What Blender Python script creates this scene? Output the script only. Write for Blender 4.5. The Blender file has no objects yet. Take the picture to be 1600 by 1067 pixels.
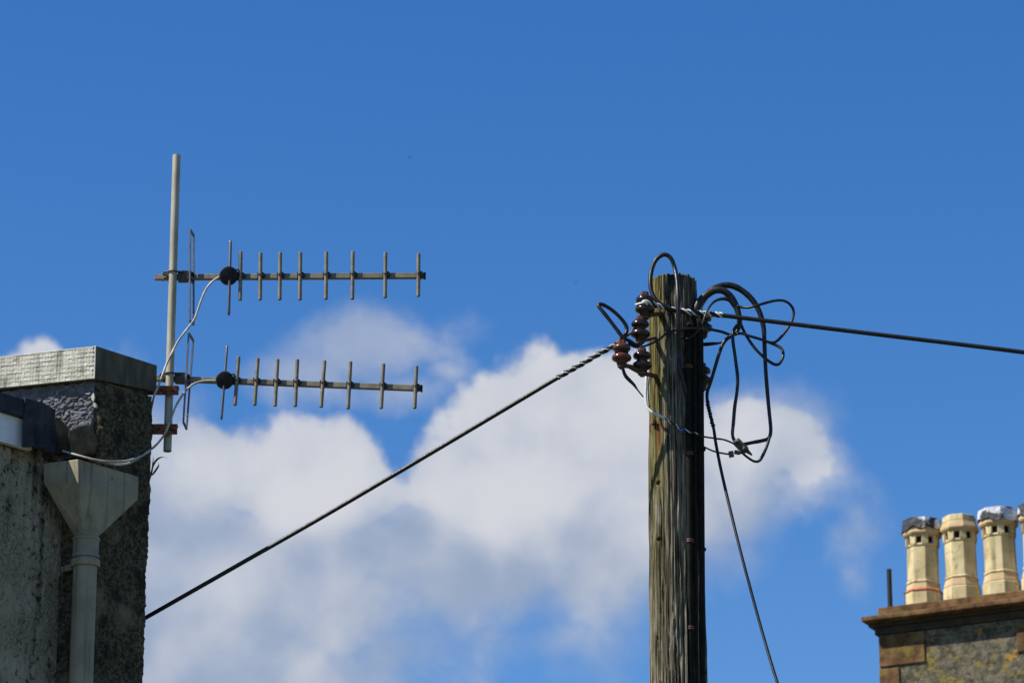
import bpy, math, random
import numpy as np
from mathutils import Vector, Matrix

R = math.radians
scene = bpy.context.scene
COL = scene.collection
random.seed(7)

# ------------------------------------------------------------------ camera
F_PX = 6077.0                      # focal length in photo pixels (15 degree lens)
PITCH = R(18.7)
CAM = Vector((0.0, 0.0, 1.6))
cam = bpy.data.cameras.new('camera')
cam.sensor_width = 36.0
cam.lens = 36.0 * F_PX / 1600.0
cam.clip_start = 0.1
cam.clip_end = 6000.0
cam.dof.use_dof = True
cam.dof.focus_distance = 17.9
cam.dof.aperture_fstop = 8.0
cam_ob = bpy.data.objects.new('camera', cam)
COL.objects.link(cam_ob)
cam_ob.location = CAM
cam_ob.rotation_euler = (math.pi / 2 + PITCH, 0, 0)
scene.camera = cam_ob

# ------------------------------------------------------------------ light
SUN_EL, SUN_AZ = R(50), R(252)     # azimuth clockwise from +Y
SUN_STRENGTH = 5.0
SKY_STRENGTH = 0.096
scene.view_settings.view_transform = 'Standard'
scene.view_settings.look = 'None'
scene.view_settings.exposure = 0.5
scene.view_settings.gamma = 1.0
scene.cycles.use_denoising = True
to_sun = Vector((math.sin(SUN_AZ) * math.cos(SUN_EL), math.cos(SUN_AZ) * math.cos(SUN_EL), math.sin(SUN_EL)))
sun = bpy.data.lights.new('sun', 'SUN')
sun.energy = SUN_STRENGTH
sun.angle = R(0.5)
sun.color = (1.0, 0.95, 0.86)
sun_ob = bpy.data.objects.new('sun', sun)
COL.objects.link(sun_ob)
sun_ob.rotation_euler = to_sun.to_track_quat('Z', 'Y').to_euler()
sun_ob.location = (-20, -10, 40)


# ------------------------------------------------------------------ pixel helpers
def ray(px, py):
    x = (px - 800.0) / F_PX
    y = -(py - 533.5) / F_PX
    c, s = math.cos(PITCH), math.sin(PITCH)
    return Vector((x, c - y * s, s + y * c))


def at(px, py, Y):
    d = ray(px, py)
    return CAM + d * (Y / d.y)


def on_plane(px, py, p0, n):
    d = ray(px, py)
    return CAM + d * ((p0 - CAM).dot(n) / d.dot(n))


def mpp(px, py, Y):
    return (at(px + 1, py, Y) - at(px, py, Y)).length


# ------------------------------------------------------------------ node helpers
class NT:
    def __init__(self, tree):
        self.t = tree
        self.n = tree.nodes
        self.l = tree.links

    def put(self, sock, v):
        if isinstance(v, bpy.types.NodeSocket):
            self.l.new(v, sock)
        elif isinstance(v, (tuple, list)) and len(v) == 3 and sock.type == 'RGBA':
            sock.default_value = (*v, 1.0)
        else:
            sock.default_value = v

    def math(self, op, a, b=0.0, c=0.0, clamp=False):
        m = self.n.new('ShaderNodeMath')
        m.operation = op
        m.use_clamp = clamp
        self.put(m.inputs[0], a)
        self.put(m.inputs[1], b)
        self.put(m.inputs[2], c)
        return m.outputs[0]

    def smooth(self, v, a, b, lo=0.0, hi=1.0):
        m = self.n.new('ShaderNodeMapRange')
        m.interpolation_type = 'SMOOTHSTEP'
        self.put(m.inputs['Value'], v)
        m.inputs['From Min'].default_value = a
        m.inputs['From Max'].default_value = b
        m.inputs['To Min'].default_value = lo
        m.inputs['To Max'].default_value = hi
        return m.outputs[0]

    def noise(self, vec, scale, detail=4.0, rough=0.55, dist=0.0):
        m = self.n.new('ShaderNodeTexNoise')
        if vec is not None:
            self.l.new(vec, m.inputs['Vector'])
        m.inputs['Scale'].default_value = scale
        m.inputs['Detail'].default_value = detail
        m.inputs['Roughness'].default_value = rough
        m.inputs['Distortion'].default_value = dist
        return m.outputs['Fac']

    def voronoi(self, vec, scale, feature='F1'):
        m = self.n.new('ShaderNodeTexVoronoi')
        m.feature = feature
        self.l.new(vec, m.inputs['Vector'])
        m.inputs['Scale'].default_value = scale
        return m.outputs['Distance']

    def mix(self, f, a, b):
        m = self.n.new('ShaderNodeMix')
        m.data_type = 'RGBA'
        self.put(m.inputs[0], f)
        self.put(m.inputs[6], a)
        self.put(m.inputs[7], b)
        return m.outputs[2]

    def mapping(self, vec, loc=(0, 0, 0), rot=(0, 0, 0), scale=(1, 1, 1), kind='POINT'):
        m = self.n.new('ShaderNodeMapping')
        m.vector_type = kind
        self.l.new(vec, m.inputs['Vector'])
        m.inputs['Location'].default_value = loc
        m.inputs['Rotation'].default_value = rot
        m.inputs['Scale'].default_value = scale
        return m.outputs[0]

    def vmath(self, op, a, b=(0, 0, 0)):
        m = self.n.new('ShaderNodeVectorMath')
        m.operation = op
        self.put(m.inputs[0], a)
        self.put(m.inputs[1], b)
        return m.outputs[0]


def material(name, color, rough=0.7, metal=0.0, spec=0.5):
    m = bpy.data.materials.new(name)
    m.use_nodes = True
    nt = NT(m.node_tree)
    b = m.node_tree.nodes['Principled BSDF']
    b.inputs['Base Color'].default_value = (*color, 1)
    b.inputs['Roughness'].default_value = rough
    b.inputs['Metallic'].default_value = metal
    b.inputs['Specular IOR Level'].default_value = spec
    return m, nt, b


def coords(nt, kind='Object'):
    return nt.n.new('ShaderNodeTexCoord').outputs[kind]


def bump(nt, b, height, strength=0.5, dist=0.01):
    m = nt.n.new('ShaderNodeBump')
    m.inputs['Strength'].default_value = strength
    m.inputs['Distance'].default_value = dist
    nt.l.new(height, m.inputs['Height'])
    nt.l.new(m.outputs[0], b.inputs['Normal'])


def simple(name, c1, c2, rough=0.7, metal=0.0, scale=20.0, bump_s=0.15, spec=0.5, stretch=(1, 1, 1)):
    """two-tone weathered material"""
    m, nt, b = material(name, c1, rough, metal, spec)
    v = nt.mapping(coords(nt), scale=stretch)
    n = nt.noise(v, scale, 6.0, 0.62)
    f = nt.smooth(n, 0.35, 0.68)
    nt.put(b.inputs['Base Color'], nt.mix(f, c1, c2))
    n2 = nt.noise(v, scale * 4.0, 4.0)
    nt.put(b.inputs['Roughness'], nt.smooth(n2, 0.2, 0.8, max(rough - 0.12, 0.02), min(rough + 0.12, 1)))
    bump(nt, b, n2, bump_s, 0.004)
    return m


# ------------------------------------------------------------------ sky with cumulus
world = bpy.data.worlds.new('World')
scene.world = world
world.use_nodes = True
W = NT(world.node_tree)
bg = world.node_tree.nodes['Background']
sky = W.n.new('ShaderNodeTexSky')
sky.sky_type = 'NISHITA'
sky.sun_disc = False
sky.sun_elevation = SUN_EL
sky.sun_rotation = SUN_AZ
sky.altitude = 50
sky.air_density = 1.0
sky.dust_density = 0.1
sky.ozone_density = 2.0
dirv = coords(W, 'Generated')
sep = W.n.new('ShaderNodeSeparateXYZ')
W.l.new(dirv, sep.inputs[0])
az = W.math('ARCTAN2', sep.outputs[0], sep.outputs[1])
el = W.math('ARCSINE', sep.outputs[2])
comb = W.n.new('ShaderNodeCombineXYZ')
W.l.new(az, comb.inputs[0])
W.l.new(el, comb.inputs[1])
azel = comb.outputs[0]
UNIT = 100.0 / F_PX


def azel_of(px, py):
    d = ray(px, py).normalized()
    return math.atan2(d.x, d.y), math.asin(d.z)


# domain warp so that no blob keeps a clean outline
wn = W.n.new('ShaderNodeTexNoise')
W.l.new(dirv, wn.inputs['Vector'])
wn.inputs['Scale'].default_value = 1.0 / (UNIT * 1.6)
wn.inputs['Detail'].default_value = 6.0
warp = W.vmath('SUBTRACT', wn.outputs['Color'], (0.5, 0.5, 0.5))
wsc = W.n.new('ShaderNodeVectorMath')
wsc.operation = 'SCALE'
W.l.new(warp, wsc.inputs[0])
wsc.inputs['Scale'].default_value = UNIT * 0.95
azel_w = W.vmath('ADD', azel, wsc.outputs[0])


def blob_field(blobs, vec):
    out = None
    for (cx, cy, rx, ry, rot, w) in blobs:
        a, e = azel_of(cx, cy)
        m = W.mapping(vec, (a, e, 0), (0, 0, R(rot)), (rx / F_PX * 1.05, ry / F_PX, 1), 'TEXTURE')
        ln = W.n.new('ShaderNodeVectorMath')
        ln.operation = 'LENGTH'
        W.l.new(m, ln.inputs[0])
        d = W.math('MULTIPLY', W.math('SUBTRACT', 1.0, ln.outputs['Value']), w)
        if out is None:
            out = d
        else:
            out = W.math('SMOOTH_MAX', out, d, 0.16)
    return out


crisp = [  # px, py, half sizes, rotation, weight: billowing sunlit heads
    (850, 720, 225, 195, 15, 1.2), (905, 640, 165, 115, 20, 1.1), (745, 760, 150, 135, 0, 1.1), (1000, 720, 170, 190, 0, 1.05),
    (500, 770, 175, 125, 5, 1.1), (350, 740, 210, 125, 0, 0.9), (80, 570, 110, 48, 0, 0.9), (1165, 715, 165, 110, 14, 0.85), (1240, 690, 90, 90, 30, 0.75),
    (-220, 760, 330, 200, 0, 0.9), (-600, 900, 360, 220, 0, 0.9), (1980, 980, 300, 130, 0, 0.8),
]
soft = [  # bases and trailing edges
    (900, 830, 290, 175, 0, 1.0), (740, 880, 300, 150, 5, 0.95), (430, 900, 400, 230, 0, 1.1), (330, 1060, 400, 240, 0, 1.1),
    (600, 1010, 260, 150, 8, 0.72), (630, 850, 190, 120, 0, 0.95), (1130, 750, 240, 165, 12, 0.95), (1240, 690, 110, 120, 30, 0.75), (230, 850, 220, 300, 0, 1.0),
]
thin = [
    (560, 545, 210, 90, 12, 1.0), (640, 525, 110, 55, -20, 0.9), (460, 590, 140, 70, 0, 1.0),
    (620, 610, 150, 50, 0, 0.8), (1330, 830, 90, 85, 0, 0.6), (1345, 900, 60, 60, 0, 0.45),
    (760, 985, 330, 90, 0, 0.75), (1120, 850, 170, 110, 30, 0.8), (700, 575, 90, 45, 0, 0.7),
]
f_crisp = blob_field(crisp, azel_w)
f_soft = blob_field(soft, azel_w)
f_thin = blob_field(thin, azel_w)

S1 = 1.0 / (UNIT * 1.7)
n_a = W.noise(dirv, S1, 10.0, 0.55, 0.25)
sun_off = Vector((-0.45, -0.15, 0.62)) * UNIT * 0.9
dirv_o = W.vmath('ADD', dirv, tuple(sun_off))
n_b = W.noise(dirv_o, S1, 4.0, 0.45, 0.2)
n_s = W.noise(dirv, S1, 4.0, 0.45, 0.2)
n_c = W.noise(dirv, S1 * 0.42, 4.0, 0.5)

# clouds elsewhere in the sky, away from the mapped ones
gen = W.noise(dirv, 4.2, 7.0, 0.52)
a0, e0 = azel_of(800, 640)
gm = W.mapping(azel, (a0, e0, 0), (0, 0, 0), (0.2, 0.13, 1), 'TEXTURE')
gl = W.n.new('ShaderNodeVectorMath')
gl.operation = 'LENGTH'
W.l.new(gm, gl.inputs[0])
away = W.smooth(gl.outputs['Value'], 0.9, 1.7)
f_gen = W.math('SUBTRACT', W.math('MULTIPLY', W.math('SUBTRACT', gen, 0.58), 5.0), W.math('MULTIPLY', W.math('SUBTRACT', 1.0, away), 4.0))

nn = W.math('MULTIPLY', W.math('SUBTRACT', n_a, 0.5), 1.25)
d_crisp = W.smooth(W.math('ADD', f_crisp, nn), 0.08, 0.34)
d_soft = W.smooth(W.math('ADD', f_soft, W.math('MULTIPLY', nn, 0.85)), 0.0, 0.62)
d_gen = W.smooth(W.math('ADD', f_gen, W.math('MULTIPLY', nn, 0.6)), 0.0, 0.6)
d_thin = W.smooth(W.math('ADD', f_thin, W.math('MULTIPLY', nn, 1.5)), 0.05, 0.9, 0.0, 0.72)
d_thick = W.math('MAXIMUM', d_crisp, d_soft)
dens = W.math('MAXIMUM', W.math('MAXIMUM', d_thick, d_thin), d_gen)
dens = W.math('MULTIPLY', dens, 0.94)
# self shading: heads thinner towards the sun are bright, bases and deep parts greyer
lit = W.math('MULTIPLY', W.math('SUBTRACT', n_s, n_b), 0.9)
head = W.smooth(W.math('SUBTRACT', f_crisp, W.math('MULTIPLY', f_soft, 0.75)), -0.55, 0.45, -0.30, 0.22)
tone = W.math('ADD', W.math('ADD', 0.62, lit), head)
tone = W.math('ADD', tone, W.math('MULTIPLY', W.math('SUBTRACT', n_c, 0.5), 0.9))
tone = W.math('ADD', tone, W.math('MULTIPLY', W.math('SUBTRACT', n_a, 0.5), 0.55))
tone = W.smooth(tone, 0.05, 1.05)
tone = W.math('MULTIPLY', tone, W.smooth(W.math('MAXIMUM', d_thick, d_gen), 0.1, 0.85, 0.6, 1.0))
CLOUD_SHADE, CLOUD_LIT = (0.225, 0.28, 0.385), (0.485, 0.49, 0.515)
cloud = W.mix(tone, CLOUD_SHADE, CLOUD_LIT)
hsv = W.n.new('ShaderNodeHueSaturation')
hsv.inputs['Saturation'].default_value = 1.39
hsv.inputs['Value'].default_value = 1.0
hsv.inputs['Hue'].default_value = 0.511
W.l.new(sky.outputs[0], hsv.inputs['Color'])
sc_ = W.n.new('ShaderNodeVectorMath')
sc_.operation = 'SCALE'
W.l.new(hsv.outputs[0], sc_.inputs[0])
sc_.inputs['Scale'].default_value = SKY_STRENGTH
final = W.mix(dens, sc_.outputs[0], cloud)
W.l.new(final, bg.inputs['Color'])
bg.inputs['Strength'].default_value = 1.0


# ------------------------------------------------------------------ mesh helpers
def link(name, verts, faces, mat, parent=None, smooth=False):
    me = bpy.data.meshes.new(name)
    me.from_pydata([tuple(v) for v in verts], [], faces)
    me.update()
    if smooth:
        me.polygons.foreach_set('use_smooth', [True] * len(me.polygons))
    if mat:
        me.materials.append(mat)
    o = bpy.data.objects.new(name, me)
    COL.objects.link(o)
    if parent is not None:
        o.parent = parent
        o.matrix_parent_inverse = Matrix.Translation(-root_loc(parent))
    return o


def root_loc(o):
    v = Vector(o.location)
    while o.parent is not None:
        if o.type == 'EMPTY':
            v += Vector(o.parent.location)
        else:
            v = Vector((0, 0, 0))
            break
        o = o.parent
    return v


def empty(name, loc):
    o = bpy.data.objects.new(name, None)
    o.empty_display_size = 0.1
    COL.objects.link(o)
    o.location = loc
    return o


def tag(o, label=None, cat=None, group=None, kind=None):
    if label:
        o['label'] = label
    if cat:
        o['category'] = cat
    if group:
        o['group'] = group
    if kind:
        o['kind'] = kind
    return o


class MB:
    """collects shapes for one mesh"""
    def __init__(self):
        self.v, self.f = [], []

    def add(self, vs, fs):
        k = len(self.v)
        self.v += [Vector(p) for p in vs]
        self.f += [tuple(i + k for i in f) for f in fs]
        return self

    def hexa(self, b, t):
        """8 corners: bottom loop b (ccw from above), top loop t"""
        return self.add(list(b) + list(t), [(3, 2, 1, 0), (4, 5, 6, 7), (0, 1, 5, 4), (1, 2, 6, 5), (2, 3, 7, 6), (3, 0, 4, 7)])

    def obox(self, c, ax, ay, az_):
        c, ax, ay, az_ = map(Vector, (c, ax, ay, az_))
        b = [c - ax - ay - az_, c + ax - ay - az_, c + ax + ay - az_, c - ax + ay - az_]
        return self.hexa(b, [p + 2 * az_ for p in b])

    def bar(self, p, q, w, h, up=Vector((0, 0, 1))):
        p, q = Vector(p), Vector(q)
        d = (q - p)
        s = d.cross(up).normalized() * (w / 2)
        u = s.cross(d).normalized() * (h / 2)
        return self.obox((p + q) / 2, d / 2, -s, u) if True else None

    def tube(self, pts, r, n=8, caps=True, closed=False):
        pts = [Vector(p) for p in pts]
        m = len(pts)
        rs = r if isinstance(r, (list, tuple)) else [r] * m
        vs, fs = [], []
        up = None
        for i in range(m):
            if closed:
                t = pts[(i + 1) % m] - pts[i - 1]
            else:
                t = pts[min(i + 1, m - 1)] - pts[max(i - 1, 0)]
            if t.length < 1e-9:
                t = Vector((0, 0, 1))
            t.normalize()
            if up is None:
                up = t.orthogonal().normalized()
            else:
                up = (up - t * up.dot(t))
                up = up.normalized() if up.length > 1e-6 else t.orthogonal().normalized()
            s = t.cross(up)
            for k in range(n):
                a = 2 * math.pi * k / n
                vs.append(pts[i] + (up * math.cos(a) + s * math.sin(a)) * rs[i])
        rng = m if closed else m - 1
        for i in range(rng):
            j = (i + 1) % m
            for k in range(n):
                k2 = (k + 1) % n
                fs.append((i * n + k, i * n + k2, j * n + k2, j * n + k))
        if caps and not closed:
            fs.append(tuple(range(n - 1, -1, -1)))
            fs.append(tuple((m - 1) * n + k for k in range(n)))
        return self.add(vs, fs)

    def lathe(self, prof, n=16, origin=(0, 0, 0), axis=(0, 0, 1), phase=0.0):
        ax = Vector(axis).normalized()
        u = ax.orthogonal().normalized() if abs(ax.z) < 0.999 else Vector((1, 0, 0))
        w = ax.cross(u)
        o = Vector(origin)
        vs, fs = [], []
        for (r, z) in prof:
            for k in range(n):
                a = phase + 2 * math.pi * k / n
                vs.append(o + ax * z + (u * math.cos(a) + w * math.sin(a)) * r)
        m = len(prof)
        for i in range(m - 1):
            for k in range(n):
                k2 = (k + 1) % n
                fs.append((i * n + k, i * n + k2, (i + 1) * n + k2, (i + 1) * n + k))
        fs.append(tuple(range(n - 1, -1, -1)))
        fs.append(tuple((m - 1) * n + k for k in range(n)))
        return self.add(vs, fs)

    def build(self, name, mat, parent=None, smooth=False):
        return link(name, self.v, self.f, mat, parent, smooth)


def autosmooth(o, angle=35):
    me = o.data
    me.polygons.foreach_set('use_smooth', [True] * len(me.polygons))
    me.set_sharp_from_angle(angle=R(angle))
    return o


def bevel(o, w, seg=2):
    m = o.modifiers.new('bevel', 'BEVEL')
    m.width = w
    m.segments = seg
    m.limit_method = 'ANGLE'
    m.angle_limit = R(40)
    return o


def catmull(pts, sub=8):
    pts = [Vector(p) for p in pts]
    P = [2 * pts[0] - pts[1]] + pts + [2 * pts[-1] - pts[-2]]
    out = []
    for i in range(1, len(P) - 2):
        p0, p1, p2, p3 = P[i - 1], P[i], P[i + 1], P[i + 2]
        for k in range(sub):
            t = k / sub
            out.append(0.5 * ((2 * p1) + (p2 - p0) * t + (2 * p0 - 5 * p1 + 4 * p2 - p3) * t * t + (3 * p1 - p0 - 3 * p2 + p3) * t ** 3))
    out.append(pts[-1])
    return out


def helix(path, rad, pitch, r, phase=0.0, n=6):
    """a strand wound round a path"""
    path = [Vector(p) for p in path]
    out = []
    dist = 0.0
    up = None
    fine = []
    for a, b in zip(path[:-1], path[1:]):
        L = (b - a).length
        k = max(1, int(L / (pitch / 10)))
        for i in range(k):
            fine.append(a.lerp(b, i / k))
    fine.append(path[-1])
    for i, p in enumerate(fine):
        t = (fine[min(i + 1, len(fine) - 1)] - fine[max(i - 1, 0)]).normalized()
        if up is None:
            up = t.orthogonal().normalized()
        up = (up - t * up.dot(t)).normalized()
        s = t.cross(up)
        if i:
            dist += (p - fine[i - 1]).length
        a = phase + 2 * math.pi * dist / pitch
        out.append(p + (up * math.cos(a) + s * math.sin(a)) * rad)
    return MB().tube(out, r, n)


# vectorised value noise -------------------------------------------------
def hash3(i, j, k, seed):
    n = (i.astype(np.int64) * 374761393 + j.astype(np.int64) * 668265263 + k.astype(np.int64) * 2147483647 + seed * 1274126177) & 0xFFFFFFFF
    n = ((n ^ (n >> 13)) * 1274126177) & 0xFFFFFFFF
    n = ((n ^ (n >> 16)) * 2246822519) & 0xFFFFFFFF
    n = n ^ (n >> 15)
    return (n & 0xFFFFFF) / float(0xFFFFFF)


def vnoise(x, y, z, seed=0):
    xi, yi, zi = np.floor(x), np.floor(y), np.floor(z)
    fx, fy, fz = x - xi, y - yi, z - zi
    fx, fy, fz = (f * f * (3 - 2 * f) for f in (fx, fy, fz))
    out = 0
    for a in (0, 1):
        for b in (0, 1):
            for c in (0, 1):
                w = (fx if a else 1 - fx) * (fy if b else 1 - fy) * (fz if c else 1 - fz)
                out = out + w * hash3(xi + a, yi + b, zi + c, seed)
    return out


def fbm(x, y, z, seed=0, octv=4, gain=0.5):
    s, a, t = 0, 1.0, 0.0
    for o in range(octv):
        s = s + a * vnoise(x * 2 ** o, y * 2 ** o, z * 2 ** o, seed + o)
        t += a
        a *= gain
    return s / t


# ------------------------------------------------------------------ materials
def m_roughcast():
    m, nt, b = material('roughcast', (0.2, 0.2, 0.18), 0.95, 0, 0.2)
    v = coords(nt)
    big = nt.noise(v, 3.6, 5.0, 0.6)
    streak = nt.noise(nt.mapping(v, scale=(11, 11, 1.1)), 1.0, 5.0, 0.6)
    fine = nt.noise(v, 75.0, 4.0, 0.65)
    c = nt.mix(nt.smooth(fine, 0.3, 0.7), (0.14, 0.118, 0.076), (0.31, 0.268, 0.186))
    c = nt.mix(nt.smooth(big, 0.42, 0.62), c, (0.33, 0.29, 0.21))
    c = nt.mix(nt.smooth(streak, 0.47, 0.66, 0, 0.75), c, (0.055, 0.05, 0.037))
    mould = nt.math('ADD', nt.math('MULTIPLY', nt.noise(v, 34.0, 5.0, 0.7), 0.75), nt.math('MULTIPLY', streak, 0.35))
    c = nt.mix(nt.smooth(mould, 0.575, 0.66, 0, 0.9), c, (0.018, 0.017, 0.013))
    nt.put(b.inputs['Base Color'], c)
    bump(nt, b, nt.noise(v, 140.0, 3.0), 0.5, 0.006)
    return m


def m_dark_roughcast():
    m, nt, b = material('dark_roughcast', (0.1, 0.1, 0.08), 0.95, 0, 0.2)  # darker, blotchier roughcast than the wing wall
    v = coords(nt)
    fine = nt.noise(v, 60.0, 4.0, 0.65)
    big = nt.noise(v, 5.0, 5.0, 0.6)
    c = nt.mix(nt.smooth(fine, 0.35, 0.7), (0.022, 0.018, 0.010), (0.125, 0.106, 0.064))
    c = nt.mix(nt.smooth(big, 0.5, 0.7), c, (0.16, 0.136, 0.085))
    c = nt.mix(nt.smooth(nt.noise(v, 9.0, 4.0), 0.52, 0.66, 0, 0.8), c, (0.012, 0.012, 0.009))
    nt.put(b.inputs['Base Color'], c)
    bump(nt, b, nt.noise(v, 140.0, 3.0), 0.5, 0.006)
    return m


def m_coping(name='weathered_concrete', k1=(0.62, 0.60, 0.51), k2=(0.46, 0.44, 0.36)):
    m, nt, b = material(name, (0.45, 0.44, 0.38), 0.85, 0, 0.3)
    v = coords(nt)
    n = nt.noise(v, 14.0, 6.0, 0.6)
    s = nt.noise(nt.mapping(v, scale=(24, 24, 4)), 1.0, 5.0, 0.65)
    c = nt.mix(nt.smooth(n, 0.35, 0.7), k1, k2)
    c = nt.mix(nt.smooth(s, 0.5, 0.68, 0, 0.75), c, (0.13, 0.12, 0.09))
    blot = nt.noise(nt.mapping(v, loc=(2, 5, 1), scale=(7, 7, 13)), 1.0, 6.0, 0.65)
    c = nt.mix(nt.smooth(blot, 0.53, 0.66, 0, 0.8), c, (0.10, 0.092, 0.068))
    nt.put(b.inputs['Base Color'], c)
    bump(nt, b, nt.noise(v, 90.0, 5.0), 0.4, 0.004)
    return m


def m_lead(name, c1, c2, scale=26):
    m, nt, b = material(name, c1, 0.7, 0.0, 0.2)
    v = coords(nt)
    n = nt.noise(v, scale, 6.0, 0.6)
    nt.put(b.inputs['Base Color'], nt.mix(nt.smooth(n, 0.35, 0.65), c1, c2))
    vr = nt.voronoi(nt.mapping(v, scale=(1, 1, 1.6)), 42.0, 'DISTANCE_TO_EDGE')
    h = nt.math('ADD', nt.smooth(vr, 0.0, 0.12), nt.math('MULTIPLY', n, 0.8))
    bump(nt, b, h, 0.35, 0.004)
    return m


zBOLT = at(1021, 660, 16.915).z
POLE_X, POLE_Y = at(1053.5, 500, 17.0).x, 17.0


def m_wood():
    m, nt, b = material('weathered_pole_wood', (0.2, 0.18, 0.13), 0.9, 0, 0.15)
    v = nt.vmath('SUBTRACT', coords(nt), (POLE_X, POLE_Y, 0.0))
    sepx = nt.n.new('ShaderNodeSeparateXYZ')
    nt.l.new(v, sepx.inputs[0])
    st = nt.mapping(v, scale=(75, 75, 2.6))
    n = nt.noise(st, 1.0, 6.0, 0.65)
    st2 = nt.mapping(v, scale=(190, 190, 9))
    n2 = nt.noise(st2, 1.0, 4.0, 0.6)
    c = nt.mix(nt.smooth(n, 0.38, 0.62), (0.024, 0.020, 0.013), (0.25, 0.222, 0.16))
    c = nt.mix(nt.smooth(n2, 0.45, 0.7, 0, 0.8), c, (0.018, 0.016, 0.012))
    # algae on the weather side
    side = nt.smooth(nt.math('ADD', sepx.outputs[0], nt.math('MULTIPLY', nt.math('SUBTRACT', nt.noise(nt.mapping(v, scale=(18, 18, 1.5)), 1.0, 4.0), 0.5), 0.10)), -0.075, -0.03, 1.0, 0.0)
    hgt = nt.smooth(sepx.outputs[2], 5.6, 7.3, 0.12, 0.85)
    c = nt.mix(nt.math('MULTIPLY', side, hgt), c, nt.mix(nt.smooth(n, 0.36, 0.64), (0.028, 0.026, 0.007), (0.20, 0.17, 0.045)))
    patch = nt.smooth(nt.noise(nt.mapping(v, scale=(14, 14, 3)), 1.0, 5.0), 0.56, 0.72, 0, 0.6)
    c = nt.mix(patch, c, (0.33, 0.30, 0.23))
    # rust weeping below the bolt head
    bx_ = (1026 - 1053.5) * 0.00291
    wx = nt.math('ABSOLUTE', nt.math('SUBTRACT', sepx.outputs[0], nt.math('ADD', bx_ - 0.012, nt.math('MULTIPLY', nt.noise(nt.mapping(v, scale=(4, 4, 9)), 1.0, 3.0), 0.024))))
    stain = nt.math('MULTIPLY', nt.smooth(wx, 0.004, 0.017, 0.9, 0.0), nt.math('MULTIPLY', nt.smooth(sepx.outputs[2], zBOLT - 0.26, zBOLT - 0.03), nt.smooth(sepx.outputs[2], zBOLT, zBOLT - 0.012)))
    c = nt.mix(nt.math('MULTIPLY', stain, nt.smooth(n, 0.3, 0.6, 0.5, 1.0)), c, (0.16, 0.06, 0.015))
    nt.put(b.inputs['Base Color'], c)
    bump(nt, b, nt.math('ADD', n, n2), 0.8, 0.005)
    return m


def m_harl():
    m, nt, b = material('lichened_harling', (0.3, 0.29, 0.24), 0.95, 0, 0.2)
    v = coords(nt)
    fine = nt.noise(v, 22.0, 5.0, 0.65)
    c = nt.mix(nt.smooth(nt.math('ADD', nt.math('MULTIPLY', fine, 0.6), nt.math('MULTIPLY', nt.noise(v, 8.0, 4.0), 0.4)), 0.38, 0.62), (0.05, 0.044, 0.028), (0.17, 0.15, 0.10))
    c = nt.mix(nt.smooth(nt.noise(v, 6.0, 4.0), 0.5, 0.7, 0, 0.6), c, (0.07, 0.062, 0.045))
    c = nt.mix(nt.smooth(nt.noise(v, 9.0, 5.0, 0.6), 0.57, 0.68, 0, 0.8), c, (0.22, 0.165, 0.035))
    c = nt.mix(nt.smooth(nt.noise(nt.mapping(v, loc=(3, 7, 1)), 7.5, 5.0, 0.55), 0.64, 0.69, 0, 0.9), c, (0.36, 0.19, 0.03))
    nt.put(b.inputs['Base Color'], c)
    bump(nt, b, fine, 0.8, 0.02)
    return m


def m_sandstone():
    m, nt, b = material('red_sandstone', (0.2, 0.12, 0.07), 0.92, 0, 0.2)
    v = coords(nt)
    n = nt.noise(v, 7.0, 6.0, 0.62)
    c = nt.mix(nt.smooth(n, 0.35, 0.68), (0.07, 0.035, 0.016), (0.19, 0.105, 0.045))
    c = nt.mix(nt.smooth(nt.noise(nt.mapping(v, loc=(5, 1, 2)), 5.0, 6.0, 0.62), 0.50, 0.66, 0, 0.8), c, (0.17, 0.13, 0.025))
    c = nt.mix(nt.smooth(nt.noise(nt.mapping(v, loc=(1, 8, 2)), 12.0, 5.0), 0.56, 0.70, 0, 0.7), c, (0.06, 0.05, 0.03))
    nt.put(b.inputs['Base Color'], c)
    bump(nt, b, nt.noise(v, 50.0, 5.0), 0.4, 0.01)
    return m


def m_buff():
    m, nt, b = material('buff_fireclay', (0.6, 0.5, 0.28), 0.75, 0, 0.35)
    v = coords(nt)
    geo = nt.n.new('ShaderNodeNewGeometry').outputs['Position']
    c = nt.mix(nt.smooth(nt.noise(geo, 5.0, 5.0), 0.35, 0.68), (0.62, 0.505, 0.275), (0.45, 0.35, 0.17))
    c = nt.mix(nt.smooth(nt.noise(nt.mapping(geo, scale=(15, 15, 2.2)), 1.0, 5.0, 0.6), 0.5, 0.7, 0, 0.75), c, (0.20, 0.15, 0.075))
    c = nt.mix(nt.smooth(nt.noise(geo, 16.0, 5.0, 0.65), 0.56, 0.70, 0, 0.6), c, (0.12, 0.10, 0.055))
    nt.put(b.inputs['Base Color'], c)
    bump(nt, b, nt.noise(v, 60.0, 3.0), 0.15, 0.004)
    return m


def m_lead_cap():
    m, nt, b = material('flaking_lead_cap', (0.1, 0.1, 0.11), 0.6, 0, 0.4)
    v = coords(nt)
    n = nt.noise(nt.n.new('ShaderNodeNewGeometry').outputs['Position'], 6.0, 3.0, 0.5, 0.3)
    c = nt.mix(nt.smooth(n, 0.47, 0.53), (0.03, 0.03, 0.034), (0.50, 0.50, 0.52))
    nt.put(b.inputs['Base Color'], c)
    bump(nt, b, nt.noise(v, 25.0, 4.0), 0.6, 0.01)
    return m


def m_rust():
    m, nt, b = material('rusted_steel', (0.2, 0.07, 0.03), 0.85, 0.0, 0.3)
    v = coords(nt)
    n = nt.noise(v, 60.0, 5.0, 0.65)
    nt.put(b.inputs['Base Color'], nt.mix(nt.smooth(n, 0.35, 0.65), (0.07, 0.026, 0.015), (0.24, 0.09, 0.04)))
    bump(nt, b, n, 0.4, 0.003)
    return m


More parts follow.
